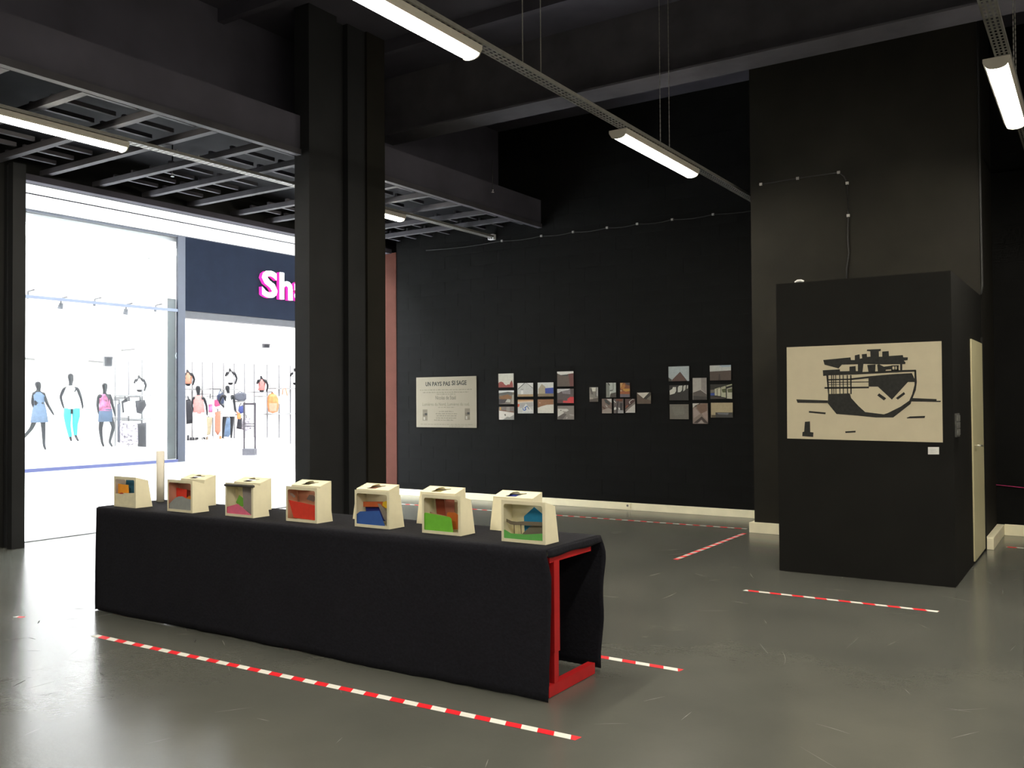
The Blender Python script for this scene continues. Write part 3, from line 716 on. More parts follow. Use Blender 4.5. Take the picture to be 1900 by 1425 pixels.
f1 = front(1, 'open card box with orange and blue paper, front row, farthest left', (-6.045, 3.893), (-5.787, 3.905), lining=(150, 138, 128), w=0.262, roof=False)
f2 = front(2, 'card box with red sheet behind grey mountain cutout, beside the white roll', (-5.449, 3.915), (-5.180, 3.922), lining=(205, 150, 128))
f3 = front(3, 'card box with pink floor, green tree and dark roll along its top edge', (-4.878, 3.947), (-4.611, 3.957))
f4 = front(4, 'card box with big red sheet like a mouth below two grey patches', (-4.325, 3.970), (-4.057, 3.981), lining=(214, 160, 132))
f5 = front(5, 'card box with blue floor, rust band and yellow corner cutout', (-3.765, 4.000), (-3.505, 4.018))
f6 = front(6, 'card box with bright green hill before brown and orange cutouts', (-3.256, 4.010), (-2.977, 4.011))
f7 = front(7, 'card box with blue house, grey bridge and grass, front row, nearest the table end', (-2.693, 3.986), (-2.414, 3.986))
cr = (900, 900, 11.873)
insert(f7, cr, 0.070, (20, 122, 165), [(855,690),(1080,485),(1330,690),(1330,1040),(870,1040)])
insert(f7, cr, 0.055, (112, 106, 92), [(780,1110),(1000,905),(1300,850),(1300,1110)])
insert(f7, cr, 0.040, (118, 108, 92), [(415,735),(440,740),(580,795),(700,810),(850,800),(1300,820),(1300,905),(850,888),(640,880),(560,865),(425,800)])
for x in (638, 790): insert(f7, cr, 0.036, (70, 58, 44), [(x-8,870),(x+6,870),(x+14,1110),(x+2,1110)])
insert(f7, cr, 0.006, (98, 178, 88), [(400,985),(440,985),(570,1065),(900,1090),(1275,1070),(1275,1230),(410,1180)])
cr = (770, 890, 12.96)
insert(f6, cr, 0.088, (150, 66, 42), [(490,440),(700,450),(745,900),(525,860)])
insert(f6, cr, 0.080, (160, 92, 74), [(708,450),(945,450),(958,900),(748,890)])
insert(f6, cr, 0.066, (178, 140, 118), [(215,800),(260,765),(440,800),(760,880),(760,1000),(215,1000)])
insert(f6, cr, 0.045, (196, 100, 30), [(765,860),(775,800),(800,785),(970,795),(1040,850),(1060,1200),(890,1200)])
insert(f6, cr, 0.010, (118, 200, 60), [(205,820),(250,790),(830,900),(875,940),(920,1270),(205,1215)])
cr = (640, 885, 13.575)
insert(f5, cr, 0.085, (20, 28, 110), [(515,740),(880,750),(1020,1110),(940,1110),(545,960)])
insert(f5, cr, 0.070, (196, 96, 48), [(320,610),(960,620),(970,755),(340,740)])
insert(f5, cr, 0.034, (232, 190, 40), [(950,640),(1030,605),(1060,610),(1060,790),(1020,780),(945,720)])
insert(f5, cr, 0.028, (140, 130, 120), [(820,670),(890,680),(1060,900),(1060,1100),(990,1080)])
insert(f5, cr, 0.012, (52, 94, 172), [(255,930),(380,870),(860,850),(1010,1235),(255,1190)])
cr = (515, 880, 14.25)
insert(f4, cr, 0.030, (140, 122, 112), [(285,540),(320,490),(390,500),(475,580),(440,625)])
insert(f4, cr, 0.030, (112, 92, 84), [(770,660),(830,540),(950,550),(990,600),(985,680),(955,730)])
insert(f4, cr, 0.018, (226, 62, 44), [(265,675),(1010,830),(1020,1220),(425,1145)])
cr = (400, 870, 14.25)
insert(f3, cr, 0.075, (40, 34, 26), [(345,520),(380,520),(425,635),(345,580)])
insert(f3, cr, 0.058, (110, 176, 62), [(625,690),(735,780),(745,980),(700,1000),(590,950),(540,880)])
insert(f3, cr, 0.034, (150, 142, 140), [(710,470),(960,470),(960,1240),(740,1040)])
insert(f3, cr, 0.010, (240, 118, 152), [(275,1000),(590,925),(960,1240),(275,1190)])
a = ony(400+245/14.25, 870+425/14.25, f3.location.y-0.012)-Vector(f3.location); b = ony(400+1010/14.25, 870+465/14.25, f3.location.y-0.012)-Vector(f3.location)
MB().tube([a, b], 0.0085, 10).build('rolled_strip', pm('dark_grey_paper', (0.055, 0.05, 0.045), 0.8, 0.2), f3)
cr = (295, 870, 15.83)
insert(f2, cr, 0.085, (142, 66, 52), [(790,600),(935,640),(935,860),(780,860)])
insert(f2, cr, 0.070, (238, 66, 46), [(435,545),(820,610),(805,920),(370,960)])
insert(f2, cr, 0.045, (228, 140, 36), [(800,860),(880,795),(940,800),(940,960),(800,960)])
insert(f2, cr, 0.010, (158, 162, 160), [(250,1020),(480,850),(570,810),(680,805),(800,870),(950,900),(950,1240),(250,1180)])
cr = (200, 860, 14.25)
insert(f1, cr, 0.060, (34, 98, 130), [(480,440),(720,440),(720,860),(480,860)])
insert(f1, cr, 0.030, (255, 168, 50), [(205,525),(390,552),(545,570),(560,860),(205,860)])
insert(f1, cr, 0.005, (240, 232, 200), [(130,785),(300,790),(450,778),(560,784),(700,780),(700,1160),(130,1120)])
insert(f1, cr, 0.0035, (190, 50, 50), [(285,790),(340,775),(380,770),(425,800),(340,805)], 'red_mark')
rear_in = [(-5.585, 4.19, (118, 108, 96), 'card box in the rear row behind the grey mountain box'), (-5.01, 4.205, (124, 116, 96), 'card box in the rear row behind the pink floored box'), (-4.462, 4.235, (110, 102, 70), 'card box in the rear row behind the red mouth box'),
           (-3.885, 4.255, (142, 92, 72), 'card box in the rear row behind the blue floored box'), (-3.395, 4.298, (140, 128, 70), 'card box in the rear row behind the green hill box'), (-2.845, 4.296, (28, 44, 128), 'card box in the rear row behind the blue house box')]
for x, y, c_, lab in rear_in:
    t = card_box(lab, x, y+0.002+D_, math.pi, G2)
    MB().prism([(-0.11, 0.010, 0.196), (0.11, 0.010, 0.196), (0.11, 0.092, 0.174), (-0.11, 0.092, 0.174)], (0, 0, 0.0012)).build('paper_cutout', pm('paper_%d_%d_%d' % c_, S(*c_), 0.75, 0.06, 30), t)
# white paper roll
pr = thing('paper_roll', 'tall white paper roll standing at the left end of the table', 'paper roll', (-6.005, 4.255, TZ+0.002))
mb = MB(); n_ = 26; out = []; hgt = 0.385
for k in range(n_*2):
    a = 2*math.pi*k/n_; r = 0.030 - 0.0035*k/n_
    out.append((r*math.cos(a+1.0), r*math.sin(a+1.0)))
A = mb.pts([(x, y, 0) for x, y in out]); B = mb.pts([(x, y, hgt) for x, y in out])
for k in range(len(out)-1): mb.face([A[k], A[k+1], B[k+1], B[k]], True)
ro = mb.build('sheet', pm('white_paper', S(238, 232, 220), 0.75, 0.02), pr)
so = ro.modifiers.new('t', 'SOLIDIFY'); so.thickness = 0.001
# ================================================================ SIGN AND PHOTOGRAPHS ON THE BACK WALL
PF = WY-0.012                  # plane just proud of the blockwork
a, b, c, d = [ony(px, py, PF) for px, py in ((771, 699.5), (882.5, 697), (884, 792), (773, 792.5))]
sn = thing('exhibition_sign', 'cream text sign headed UN PAYS PAS SI SAGE on the black wall', 'sign', d)
so_ = Vector(sn.location); sw_ = (b-a).x; sh_ = ((a-d).z+(b-c).z)/2
MB().box((0, -0.004, 0), (sw_, 0, sh_)).build('sheet', pm('sign_paper', S(130, 123, 107), 0.8, 0.03, 6), sn)
SX = lambda x: (x-135)/1460*sw_                 # crop 760,690 at 12.957 px
SZ = lambda y: (1325-y)/1205*sh_
def sign_text(txt, x0, x1, y0, y1, mat, bold=0.0, name='lettering'):
    mb = MB(); add_text(mb, txt, lambda u, v: (SX(x0+(x1-x0)*u), -0.0046, SZ(y1+(y0-y1)*v)), bold); mb.build(name, mat, sn)
BLK = pm('black_print', (0.02, 0.019, 0.015), 0.8); GRY = pm('grey_sign_print', S(86, 80, 66), 0.8); LGR = pm('light_grey_sign_print', S(100, 93, 78), 0.8)
for wd_, x0, x1 in (('UN', 370, 500), ('PAYS', 537, 770), ('PAS', 805, 975), ('SI', 1010, 1095), ('SAGE', 1128, 1365)):
    sign_text(wd_, x0, x1, 215 if x0 > 900 else 232, 325 if x0 > 900 else 337, BLK, 0.03, 'heading')
sign_text('Nicolas de Staël', 615, 1110, 570, 660, GRY, 0.01)
sign_text('Lumières du Nord, Lumières du sud.', 290, 1430, 735, 820, LGR, 0.01)
random.seed(21)
small = MB()
for y, x0, x1, h in ((425, 230, 1490, 26), (485, 305, 1410, 26), (530, 650, 1100, 24), (845, 680, 1080, 20), (942, 700, 1050, 26), (995, 615, 1140, 26), (1045, 635, 1120, 26), (1098, 630, 1115, 26), (1148, 580, 1045, 26), (1250, 245, 1500, 18), (1285, 950, 1400, 16), (1308, 950, 1270, 12)):
    x = x0
    while x < x1:
        wl = random.uniform(25, 85); x2 = min(x1, x+wl); xx = x
        while xx < x2:
            s_ = random.uniform(7, 13); hh = h*random.uniform(0.55, 1.0); xe = min(xx+s_*0.62, x2)
            i = small.pts([(SX(xx), -0.0046, SZ(y+h/2)), (SX(xe), -0.0046, SZ(y+h/2)), (SX(xe), -0.0046, SZ(y+h/2-hh)), (SX(xx), -0.0046, SZ(y+h/2-hh))]); small.face(i); xx += s_
        x = x2 + 16
small.build('small_print', GRY, sn, 'stuff')
for x0, y0 in ((295, 985), (1320, 962)):
    mb = MB()
    def R_(x, y, w, h, mi, mb=mb, x0=x0, y0=y0):
        i = mb.m(mi).pts([(SX(x0+x), -0.0046-0.0002*mi, SZ(y0+y+h)), (SX(x0+x+w), -0.0046-0.0002*mi, SZ(y0+y+h)), (SX(x0+x+w), -0.0046-0.0002*mi, SZ(y0+y)), (SX(x0+x), -0.0046-0.0002*mi, SZ(y0+y))]); mb.face(i)
    R_(0, -90, 120, 270, 0); R_(5, 10, 110, 60, 1); R_(55, 0, 60, 50, 2); R_(20, 95, 40, 70, 3)
    mb.build('miniature', [LGR, GRY, BLK, pm('pale_print', S(138, 132, 120), 0.8)], sn)

PRINT_K = 0.62                # scales all print colours down evenly, tuned to the lamp level
def pc(c): return pm('print_%d_%d_%d' % c, tuple(x*PRINT_K for x in S(*c)), 0.7, 0.08, 40)
def photo(crop, rect, lab, grp, bg, polys):
    ox, oy, s_ = crop; x0, y0, x1, y1 = rect
    tl = ony(ox+x0/s_, oy+y0/s_, PF); br = ony(ox+x1/s_, oy+y1/s_, PF)
    W, H = br.x-tl.x, tl.z-br.z
    mats = [pc(bg)]; mb = MB()
    mb.box((0, -0.004, 0), (W, 0, H))
    for k, (c_, pts) in enumerate(polys):
        mt = pc(c_)
        if mt not in mats: mats.append(mt)
        mb.m(mats.index(mt)); loop = []
        for x, y in pts:
            u = min(1, max(0, (x-x0)/(x1-x0))); v = min(1, max(0, (y1-y)/(y1-y0))); loop.append(Vector((u*W, -0.0042-0.00015*k, v*H)))
        i = mb.pts(loop)
        for t in tessellate_polygon([loop]): mb.face([i[j] for j in t])
    o = mb.build('photo_print', mats); o.location = (tl.x, PF, br.z)
    return tag(o, lab, 'photograph', grp)
A_ = (920, 680, 12.95); B_ = (990, 680, 12.95); C_ = (1085, 700, 14.615); D_c = (1235, 672, 11.877)
g1, g2, g3 = 'photographs of the first cluster', 'small photographs of the middle cluster', 'photographs of the last cluster'
photo(A_, (65,175,430,500), 'photograph of two red rock shapes under a pale sky', g1, (214,212,198), [((150,66,58), [(65,400),(85,375),(130,360),(180,380),(210,425),(250,450),(300,428),(335,435),(345,400),(375,350),(395,355),(415,430),(418,500),(65,500)]), ((80,70,66), [(378,338),(392,338),(394,362),(376,362)])])
photo(A_, (75,580,440,905), 'photograph of a brown earth heap beside dark ground', g1, (120,112,100), [((226,228,226), [(75,580),(440,580),(440,625),(300,610),(75,640)]), ((92,94,90), [(75,640),(300,615),(400,630),(400,680),(75,690)]), ((142,100,58), [(90,725),(290,670),(390,730),(390,775),(140,790),(90,760)]), ((70,64,66), [(75,785),(260,790),(220,880),(75,905)]), ((196,194,182), [(290,780),(360,800),(350,865),(235,850)]), ((170,166,154), [(400,690),(440,680),(440,905),(370,890)])])
photo(A_, (78,965,440,1280), 'photograph of a white slab below brown and grey panels, lowest left', g1, (222,216,206), [((122,112,106), [(78,965),(440,965),(440,1110),(85,1060)]), ((120,80,58), [(85,1035),(440,1085),(440,1112),(85,1060)]), ((206,160,80), [(100,975),(130,975),(130,1050),(100,1045)]), ((150,142,134), [(260,975),(340,975),(340,1080),(260,1070)]), ((152,150,144), [(170,1280),(280,1205),(335,1220),(440,1160),(440,1280)]), ((70,60,54), [(208,1150),(240,1140),(245,1185),(225,1190)])])
photo(A_, (522,400,900,722), 'photograph of a pale gabled barn wall with a white door', g1, (200,200,196), [((222,222,216), [(522,400),(690,400),(530,540)]), ((222,222,216), [(735,400),(900,400),(900,520)]), ((60,58,58), [(690,400),(705,405),(535,552),(530,538)]), ((60,58,58), [(735,400),(745,400),(895,515),(893,528)]), ((150,150,148), [(600,545),(670,545),(670,560),(600,560)]), ((232,232,228), [(612,575),(662,575),(662,660),(605,665)]), ((176,148,104), [(530,668),(900,668),(900,722),(530,722)])])
photo(A_, (530,798,908,1128), 'photograph of a white sheet with blue painted lettering', g1, (202,202,198), [((196,150,104), [(530,798),(908,798),(908,850),(530,870)]), ((228,200,170), [(530,840),(908,825),(908,850),(530,868)]), ((214,90,56), [(530,905),(575,895),(570,960),(530,980)]), ((176,176,174), [(580,880),(900,870),(900,960),(580,1000)]), ((220,220,216), [(730,895),(900,1080),(640,1100),(680,960)]), ((64,108,186), [(645,1005),(665,1000),(680,1045),(710,1035),(705,1000),(730,1000),(735,1045),(700,1065),(665,1060)]), ((64,108,186), [(690,985),(765,940),(768,958),(700,1010)]), ((110,124,150), [(765,950),(785,975),(815,1030),(798,1035),(760,980)])])
photo(B_, (102,388,482,720), 'photograph of a beige gabled house beside a blue tarpaulin', g1, (220,220,214), [((176,164,138), [(120,540),(200,418),(295,500),(285,660),(120,660)]), ((44,68,160), [(280,525),(482,512),(482,650),(285,650)]), ((142,124,96), [(102,655),(482,650),(482,720),(102,720)])])
photo(B_, (102,790,485,1120), 'photograph of a white snow bank below a rust brown wall', g1, (226,222,210), [((156,110,76), [(102,790),(485,790),(485,915),(330,920),(200,955),(102,990)]), ((220,190,160), [(140,858),(175,878),(165,885),(138,872)])])
photo(B_, (570,125,965,475), 'photograph of a grey and dark red rock face, topmost of its column', g1, (102,88,78), [((232,230,224), [(570,125),(965,125),(965,170),(835,185),(780,205),(720,210),(660,205),(570,165)]), ((112,62,56), [(840,185),(965,172),(965,475),(880,475)]), ((60,66,62), [(640,205),(830,195),(830,230),(740,225)])])
photo(B_, (572,540,970,880), 'photograph of grey rubble with a bright red shape in the corner', g1, (92,80,78), [((206,202,200), [(572,540),(890,540),(800,595),(670,600),(610,635),(572,635)]), ((136,128,130), [(680,600),(890,560),(890,670),(700,650)]), ((214,62,66), [(715,820),(815,825),(820,775),(890,730),(970,735),(970,880),(710,870)]), ((92,64,60), [(580,800),(715,790),(710,880),(580,880)])])
photo(B_, (578,945,975,1275), 'photograph of grey concrete debris with white patches, lowest right of its cluster', g1, (142,134,126), [((218,214,204), [(585,1015),(820,1020),(850,1055),(800,1085),(700,1080),(740,1115),(585,1210)]), ((104,98,92), [(590,1210),(740,1120),(800,1150),(700,1275),(585,1275)]), ((90,80,74), [(645,1050),(670,1042),(675,1065),(650,1068)]), ((170,162,156), [(870,1140),(975,1160),(975,1190),(870,1180)]), ((196,188,180), [(780,1245),(810,1210),(820,1240),(790,1255)])])
photo(C_, (130,272,365,662), 'small upright photograph of a narrow passage, first on the left of its cluster', g2, (140,134,124), [((224,220,204), [(185,280),(310,280),(300,385),(210,385)]), ((104,98,90), [(135,300),(190,300),(235,470),(180,460)]), ((100,94,88), [(310,280),(325,280),(315,520),(295,540)]), ((178,176,170), [(325,280),(365,280),(365,520),(318,500)]), ((98,88,78), [(130,600),(365,560),(365,662),(130,662)]), ((168,160,148), [(140,540),(230,550),(230,590),(140,600)])])
photo(C_, (582,152,850,545), 'small upright photograph of a green grey post before white siding', g2, (196,202,194), [((138,142,132), [(582,152),(672,200),(680,545),(582,545)]), ((60,62,58), [(610,152),(660,160),(690,215),(680,235)]), ((80,82,78), [(680,355),(775,340),(775,360),(690,378)]), ((120,124,118), [(770,152),(785,152),(785,340),(770,340)]), ((80,74,66), [(700,460),(720,435),(850,410),(850,545),(680,545)]), ((232,232,226), [(690,395),(720,385),(710,440),(690,460)])])
photo(C_, (960,150,1228,540), 'small upright photograph of orange rusted machinery', g2, (142,88,54), [((206,160,96), [(965,160),(1040,155),(1000,250),(970,300)]), ((190,126,58), [(1010,220),(1080,170),(1110,240),(1060,320),(980,330)]), ((204,152,62), [(1060,310),(1228,310),(1228,375),(1110,390),(1030,350)]), ((76,66,72), [(1100,150),(1228,150),(1228,230),(1130,200)]), ((166,92,48), [(970,380),(1228,400),(1228,455),(960,450)]), ((112,104,112), [(960,455),(1228,460),(1228,540),(960,540)]), ((210,180,140), [(965,350),(1020,350),(1000,385),(965,380)])])
photo(C_, (468,585,735,978), 'small upright photograph of broken grey girders and brown earth', g2, (132,112,100), [((216,214,208), [(600,590),(735,590),(735,700)]), ((72,72,70), [(525,600),(590,600),(700,710),(670,760),(560,690)]), ((186,178,166), [(555,740),(600,760),(635,815),(590,815)]), ((96,70,58), [(480,780),(580,850),(540,870),(480,830)]), ((170,158,148), [(480,890),(640,830),(735,870),(735,978),(468,978)])])
photo(C_, (785,585,1055,975), 'small upright photograph of two dark metal bars before white splashes', g2, (108,98,94), [((120,70,48), [(850,590),(1040,590),(1020,660),(860,650)]), ((226,220,210), [(790,620),(850,680),(840,700),(790,650)]), ((232,228,222), [(800,830),(840,800),(860,850),(830,890),(795,880)]), ((232,228,222), [(920,815),(960,840),(960,885),(920,880)]), ((64,56,54), [(880,690),(915,600),(920,680),(890,975),(850,975)]), ((60,54,54), [(960,700),(1030,700),(1010,900),(960,880)]), ((168,166,164), [(905,890),(1055,900),(1055,975),(905,975)])])
photo(C_, (1095,585,1370,962), 'small upright photograph of a pale curved handle over a white slope', g2, (88,62,56), [((206,200,192), [(1100,962),(1370,660),(1370,962)]), ((128,120,112), [(1100,880),(1370,650),(1370,720),(1110,930)]), ((208,204,196), [(1200,680),(1215,650),(1310,588),(1345,605),(1340,620),(1305,608),(1225,668),(1240,720),(1222,722)]), ((150,76,48), [(1110,800),(1160,745),(1180,770),(1115,840)])])
photo(C_, (1418,415,1798,718), 'small wide photograph of a white triangle between dark roofs, last of its cluster', g2, (104,86,72), [((222,214,200), [(1418,425),(1755,415),(1595,572)]), ((58,54,46), [(1755,415),(1798,430),(1798,480),(1670,600),(1595,572)]), ((124,118,102), [(1798,500),(1798,635),(1680,590)])])
photo(D_c, (65,100,520,413), 'photograph of a pointed brown roof gable against blue sky', g3, (182,192,194), [((104,78,70), [(150,378),(322,215),(475,413),(130,413)]), ((78,76,68), [(65,330),(140,380),(130,413),(65,413)]), ((60,52,48), [(322,215),(335,228),(480,413),(465,413)])])
photo(D_c, (85,510,508,840), 'photograph of white light patches between dark leaning posts', g3, (46,42,36), [((222,220,208), [(90,625),(150,590),(165,550),(235,550),(235,640),(200,690),(95,720)]), ((214,212,200), [(275,560),(300,525),(375,520),(365,620),(330,660),(272,665)]), ((204,202,190), [(395,545),(420,515),(455,515),(440,610),(395,650)]), ((200,198,186), [(480,515),(503,515),(500,580),(470,595)])])
photo(D_c, (92,930,512,1258), 'photograph of a plain grey concrete surface', g3, (122,118,108), [((130,126,116), [(130,980),(400,970),(420,1150),(200,1180)])])
photo(D_c, (598,350,908,828), 'upright photograph of a pale foggy wall above a dark slope', g3, (192,186,178), [((158,150,146), [(790,350),(908,350),(908,700),(790,610)]), ((98,90,84), [(605,670),(770,615),(908,710),(908,828),(605,828)]), ((74,68,64), [(605,740),(908,760),(908,828),(605,828)])])
photo(D_c, (598,908,935,1358), 'upright photograph of crossing beige beams, lowest of the last cluster', g3, (150,132,122), [((222,218,210), [(598,908),(750,908),(640,965),(605,1005)]), ((72,64,60), [(640,965),(760,908),(770,925),(660,985)]), ((134,106,88), [(690,940),(920,908),(920,1070),(790,1140),(690,1020)]), ((176,158,150), [(605,1040),(650,1005),(770,1140),(620,1240)]), ((172,152,142), [(800,1130),(925,1070),(935,1290),(850,1215)]), ((74,60,52), [(620,1340),(800,1195),(935,1330),(935,1358),(850,1330),(795,1265),(700,1345)]), ((176,166,158), [(720,1350),(790,1280),(850,1345)])])
photo(D_c, (975,75,1445,395), 'photograph of a brown field under a wide pale sky, top right', g3, (94,80,72), [((206,208,204), [(975,75),(1445,65),(1445,190),(975,205)]), ((174,192,206), [(1180,75),(1445,65),(1445,110),(1250,120)]), ((72,60,54), [(1180,260),(1200,260),(1215,395),(1160,395)])])
photo(D_c, (985,490,1470,808), 'photograph of a long window gallery with a blue panel', g3, (44,42,34), [((206,204,178), [(1080,600),(1135,580),(1135,735),(1085,730)]), ((210,206,180), [(1148,592),(1215,570),(1215,745),(1148,740)]), ((196,196,168), [(1228,575),(1330,550),(1330,780),(1228,760)]), ((206,202,180), [(1355,590),(1470,560),(1470,808),(1355,800)]), ((96,104,66), [(1240,600),(1330,580),(1330,670),(1260,670)]), ((104,110,76), [(1365,600),(1470,580),(1470,670),(1380,670)]), ((190,192,160), [(1085,590),(1205,555),(1205,570),(1085,605)]), ((190,192,160), [(1225,555),(1330,525),(1330,545),(1225,575)]), ((190,192,160), [(1345,520),(1470,490),(1470,510),(1345,545)]), ((60,86,172), [(990,680),(1080,678),(1080,732),(990,732)]), ((130,124,112), [(990,610),(1075,605),(1075,670),(990,675)]), ((74,66,62), [(990,740),(1210,770),(1330,808),(990,808)])])
photo(D_c, (1000,895,1482,1222), 'photograph of a yellow wall above dark grey ground, lowest right', g3, (194,178,142), [((70,68,66), [(1100,1108),(1482,1108),(1482,1222),(1010,1222),(1010,1165),(1100,1165)]), ((120,122,126), [(1140,1120),(1400,1115),(1380,1160),(1160,1150)]), ((96,84,62), [(1010,1165),(1100,1165),(1110,1222),(1015,1222)])])
random.seed(5)
# ================================================================ SHOP CONTENTS
def skin_body(name, parent, joints, edges, mat, root):
    names = list(joints); me = bpy.data.meshes.new(name)
    me.from_pydata([joints[n][:3] for n in names], [(names.index(a), names.index(b)) for a, b in edges], [])
    me.materials.append(mat)
    o = bpy.data.objects.new(name, me); COL.objects.link(o); o.parent = parent
    md = o.modifiers.new('skin', 'SKIN'); md.use_smooth_shade = True
    for i, n in enumerate(names):
        s_ = me.skin_vertices[0].data[i]; r = joints[n][3]; s_.radius = (r, r) if not isinstance(r, tuple) else r
        s_.use_root = (n == root)
    sb = o.modifiers.new('sub', 'SUBSURF'); sb.levels = 1; sb.render_levels = 1
    return o
EDG = [('hip','waist'),('waist','chest'),('chest','neck'),('neck','chin'),('chin','mid'),('mid','top'),('chest','shL'),('shL','elL'),('elL','haL'),('haL','fiL'),('chest','shR'),('shR','elR'),('elR','haR'),('haR','fiR'),('hip','hipL'),('hipL','knL'),('knL','anL'),('anL','toL'),('hip','hipR'),('hipR','knR'),('knR','anR'),('anR','toR')]
RAD = dict(hip=.105, waist=.085, chest=.105, neck=.040, chin=.058, mid=.085, top=.055, shL=.048, shR=.048, elL=.034, elR=.034, haL=.026, haR=.026, fiL=.014, fiR=.014, hipL=.078, hipR=.078, knL=.050, knR=.050, anL=.032, anR=.032, toL=.024, toR=.024)
def facing(p):               # turn so that the local x axis runs across the line of sight from the hall
    v = Vector((p.x, p.y, 0)) - Vector((CAM.x, CAM.y, 0)); return math.atan2(v.y, v.x) - math.pi/2
def mannequin(lab, base, X, J, clothes, grp=None, head=True, standz=None):
    bx, by_ = base; P = onx(bx, by_, X); dep = (P-CAM).dot(FWD); k = dep/FPX*0.97
    if standz is not None: P.z = standz
    t = thing('mannequin', lab, 'mannequin', P, facing(P), grp)
    loc = lambda px, py, d=0.0: ((px-bx)*k, d, (by_-py)*k)
    jj = {n: (*loc(*v), RAD[n]) for n, v in J.items()}
    jj = {n: (v[0], v[1], max(v[2], v[3]+0.010), v[3]) for n, v in jj.items()}
    ed = [e for e in EDG if e[0] in jj and e[1] in jj]
    skin_body('body', t, jj, ed, MANNEQ, 'hip')
    for cname, mat, secs, fl in clothes:
        mb = MB()
        if fl == 'loft': mb.loft([(*loc(px, py), r, r*0.72) for px, py, r in secs][::1], 16, cap=False)
        else:
            for leg in secs: mb.tube([loc(px, py) for px, py, r in leg], [r for px, py, r in leg], 10)
        if fl == 'loft':
            o = MB(); o.v = [(x, y, z) for x, y, z in mb.v]; o.f = mb.f; o.mi = mb.mi; o.smooth = mb.smooth
            ob = o.build(cname, mat, t); sd = ob.modifiers.new('t', 'SOLIDIFY'); sd.thickness = 0.008
        else: mb.build(cname, mat, t)
    return t, k
DENL = pm('pale_denim', (0.100, 0.155, 0.245), 0.8, 0.25, 9); DEN = pm('denim', (0.048, 0.085, 0.150), 0.8, 0.25, 9)
WFAB = pm('white_fabric', (0.78, 0.78, 0.79), 0.8, 0.04); TURQ = pm('turquoise_fabric', (0.020, 0.36, 0.40), 0.7, 0.08)
PINKF = pm('pink_white_fabric', (0.42, 0.10, 0.22), 0.8, 0.9, 7); CORAL = pm('coral_fabric', (0.48, 0.15, 0.14), 0.8, 0.15)
BLKF = pm('black_fabric', (0.013, 0.013, 0.018), 0.85, 0.2); PEACH = pm('peach_fabric', (0.42, 0.17, 0.11), 0.8, 0.1)
gm = 'black mannequins in the shop'
# plinths
P1 = onx(75, 838, -21.1)
t = thing('window_plinth', 'low white display plinth inside the shop window', 'plinth', (-21.2, 10.4, 0)); box('block', (-0.9, -4.2, 0), (0.75, 4.0, P1.z-0.01), WHITEP, t)
for px, py in ((137, 821.5), (200, 832)):
    q = onx(px, py, -21.1)
    if q.z > P1.z: 
        t2 = thing('riser', {137: 'small white riser under the white shirted mannequin', 200: 'small white riser under the denim skirted mannequin'}[px], 'riser', (q.x, q.y, P1.z-0.009)); box('block', (-0.3, -0.35, 0), (0.3, 0.35, q.z-P1.z), WHITEP, t2)
mannequin('black mannequin in pale denim dress striding in the window', (75, 838), -21.1,
    dict(top=(70,703), mid=(70,709), chin=(72,716), neck=(71,722), chest=(72,731), waist=(73,746), hip=(73,760), shL=(63,727), elL=(61,746), haL=(68,763), fiL=(71,768), shR=(80,728), elR=(87,748), haR=(95,763), fiR=(98,769), hipL=(69,766), knL=(60,793), anL=(43,815), toL=(39,826), hipR=(78,766), knR=(80,796), anR=(81,826), toR=(84,836)),
    [('dress', DENL, [(71,724,.07),(72,731,.125),(73,745,.11),(73,758,.15),(73,782,.19)], 'loft')], gm)
mannequin('black mannequin in white shirt and turquoise leggings', (137, 821.5), -21.1,
    dict(top=(131,688), mid=(131,695), chin=(132,704), neck=(131,709), chest=(131,722), waist=(131,740), hip=(133,757), shL=(120,717), elL=(114,734), haL=(118,750), fiL=(120,756), shR=(143,717), elR=(149,735), haR=(152,751), fiR=(152,757), hipL=(127,762), knL=(127,787), anL=(131,812), toL=(133,820), hipR=(140,762), knR=(139,787), anR=(140,809), toR=(145,820)),
    [('shirt', WFAB, [(131,712,.065),(131,718,.135),(131,735,.125),(132,757,.15)], 'loft'), ('legging', TURQ, [[(127,756,.10),(126,770,.092),(127,787,.064),(131,810,.042)], [(140,756,.10),(141,770,.092),(139,787,.064),(140,807,.042)]], 'tube')], gm)
mannequin('black mannequin in pink tank top and denim skirt', (200, 832), -21.1,
    dict(top=(195,706), mid=(194,712), chin=(195,719), neck=(194,725), chest=(194,736), waist=(195,750), hip=(196,763), shL=(184,730), elL=(182,750), haL=(184,764), fiL=(186,770), shR=(204,731), elR=(208,749), haR=(212,764), fiR=(213,771), hipL=(190,769), knL=(187,796), anL=(190,820), toL=(193,829), hipR=(203,769), knR=(210,791), anR=(203,820), toR=(208,830)),
    [('tank_top', PINKF, [(194,728,.08),(194,736,.125),(195,748,.13),(196,760,.155)], 'loft'), ('skirt', DEN, [(196,757,.15),(196,768,.165),(196,781,.175)], 'loft')], gm)
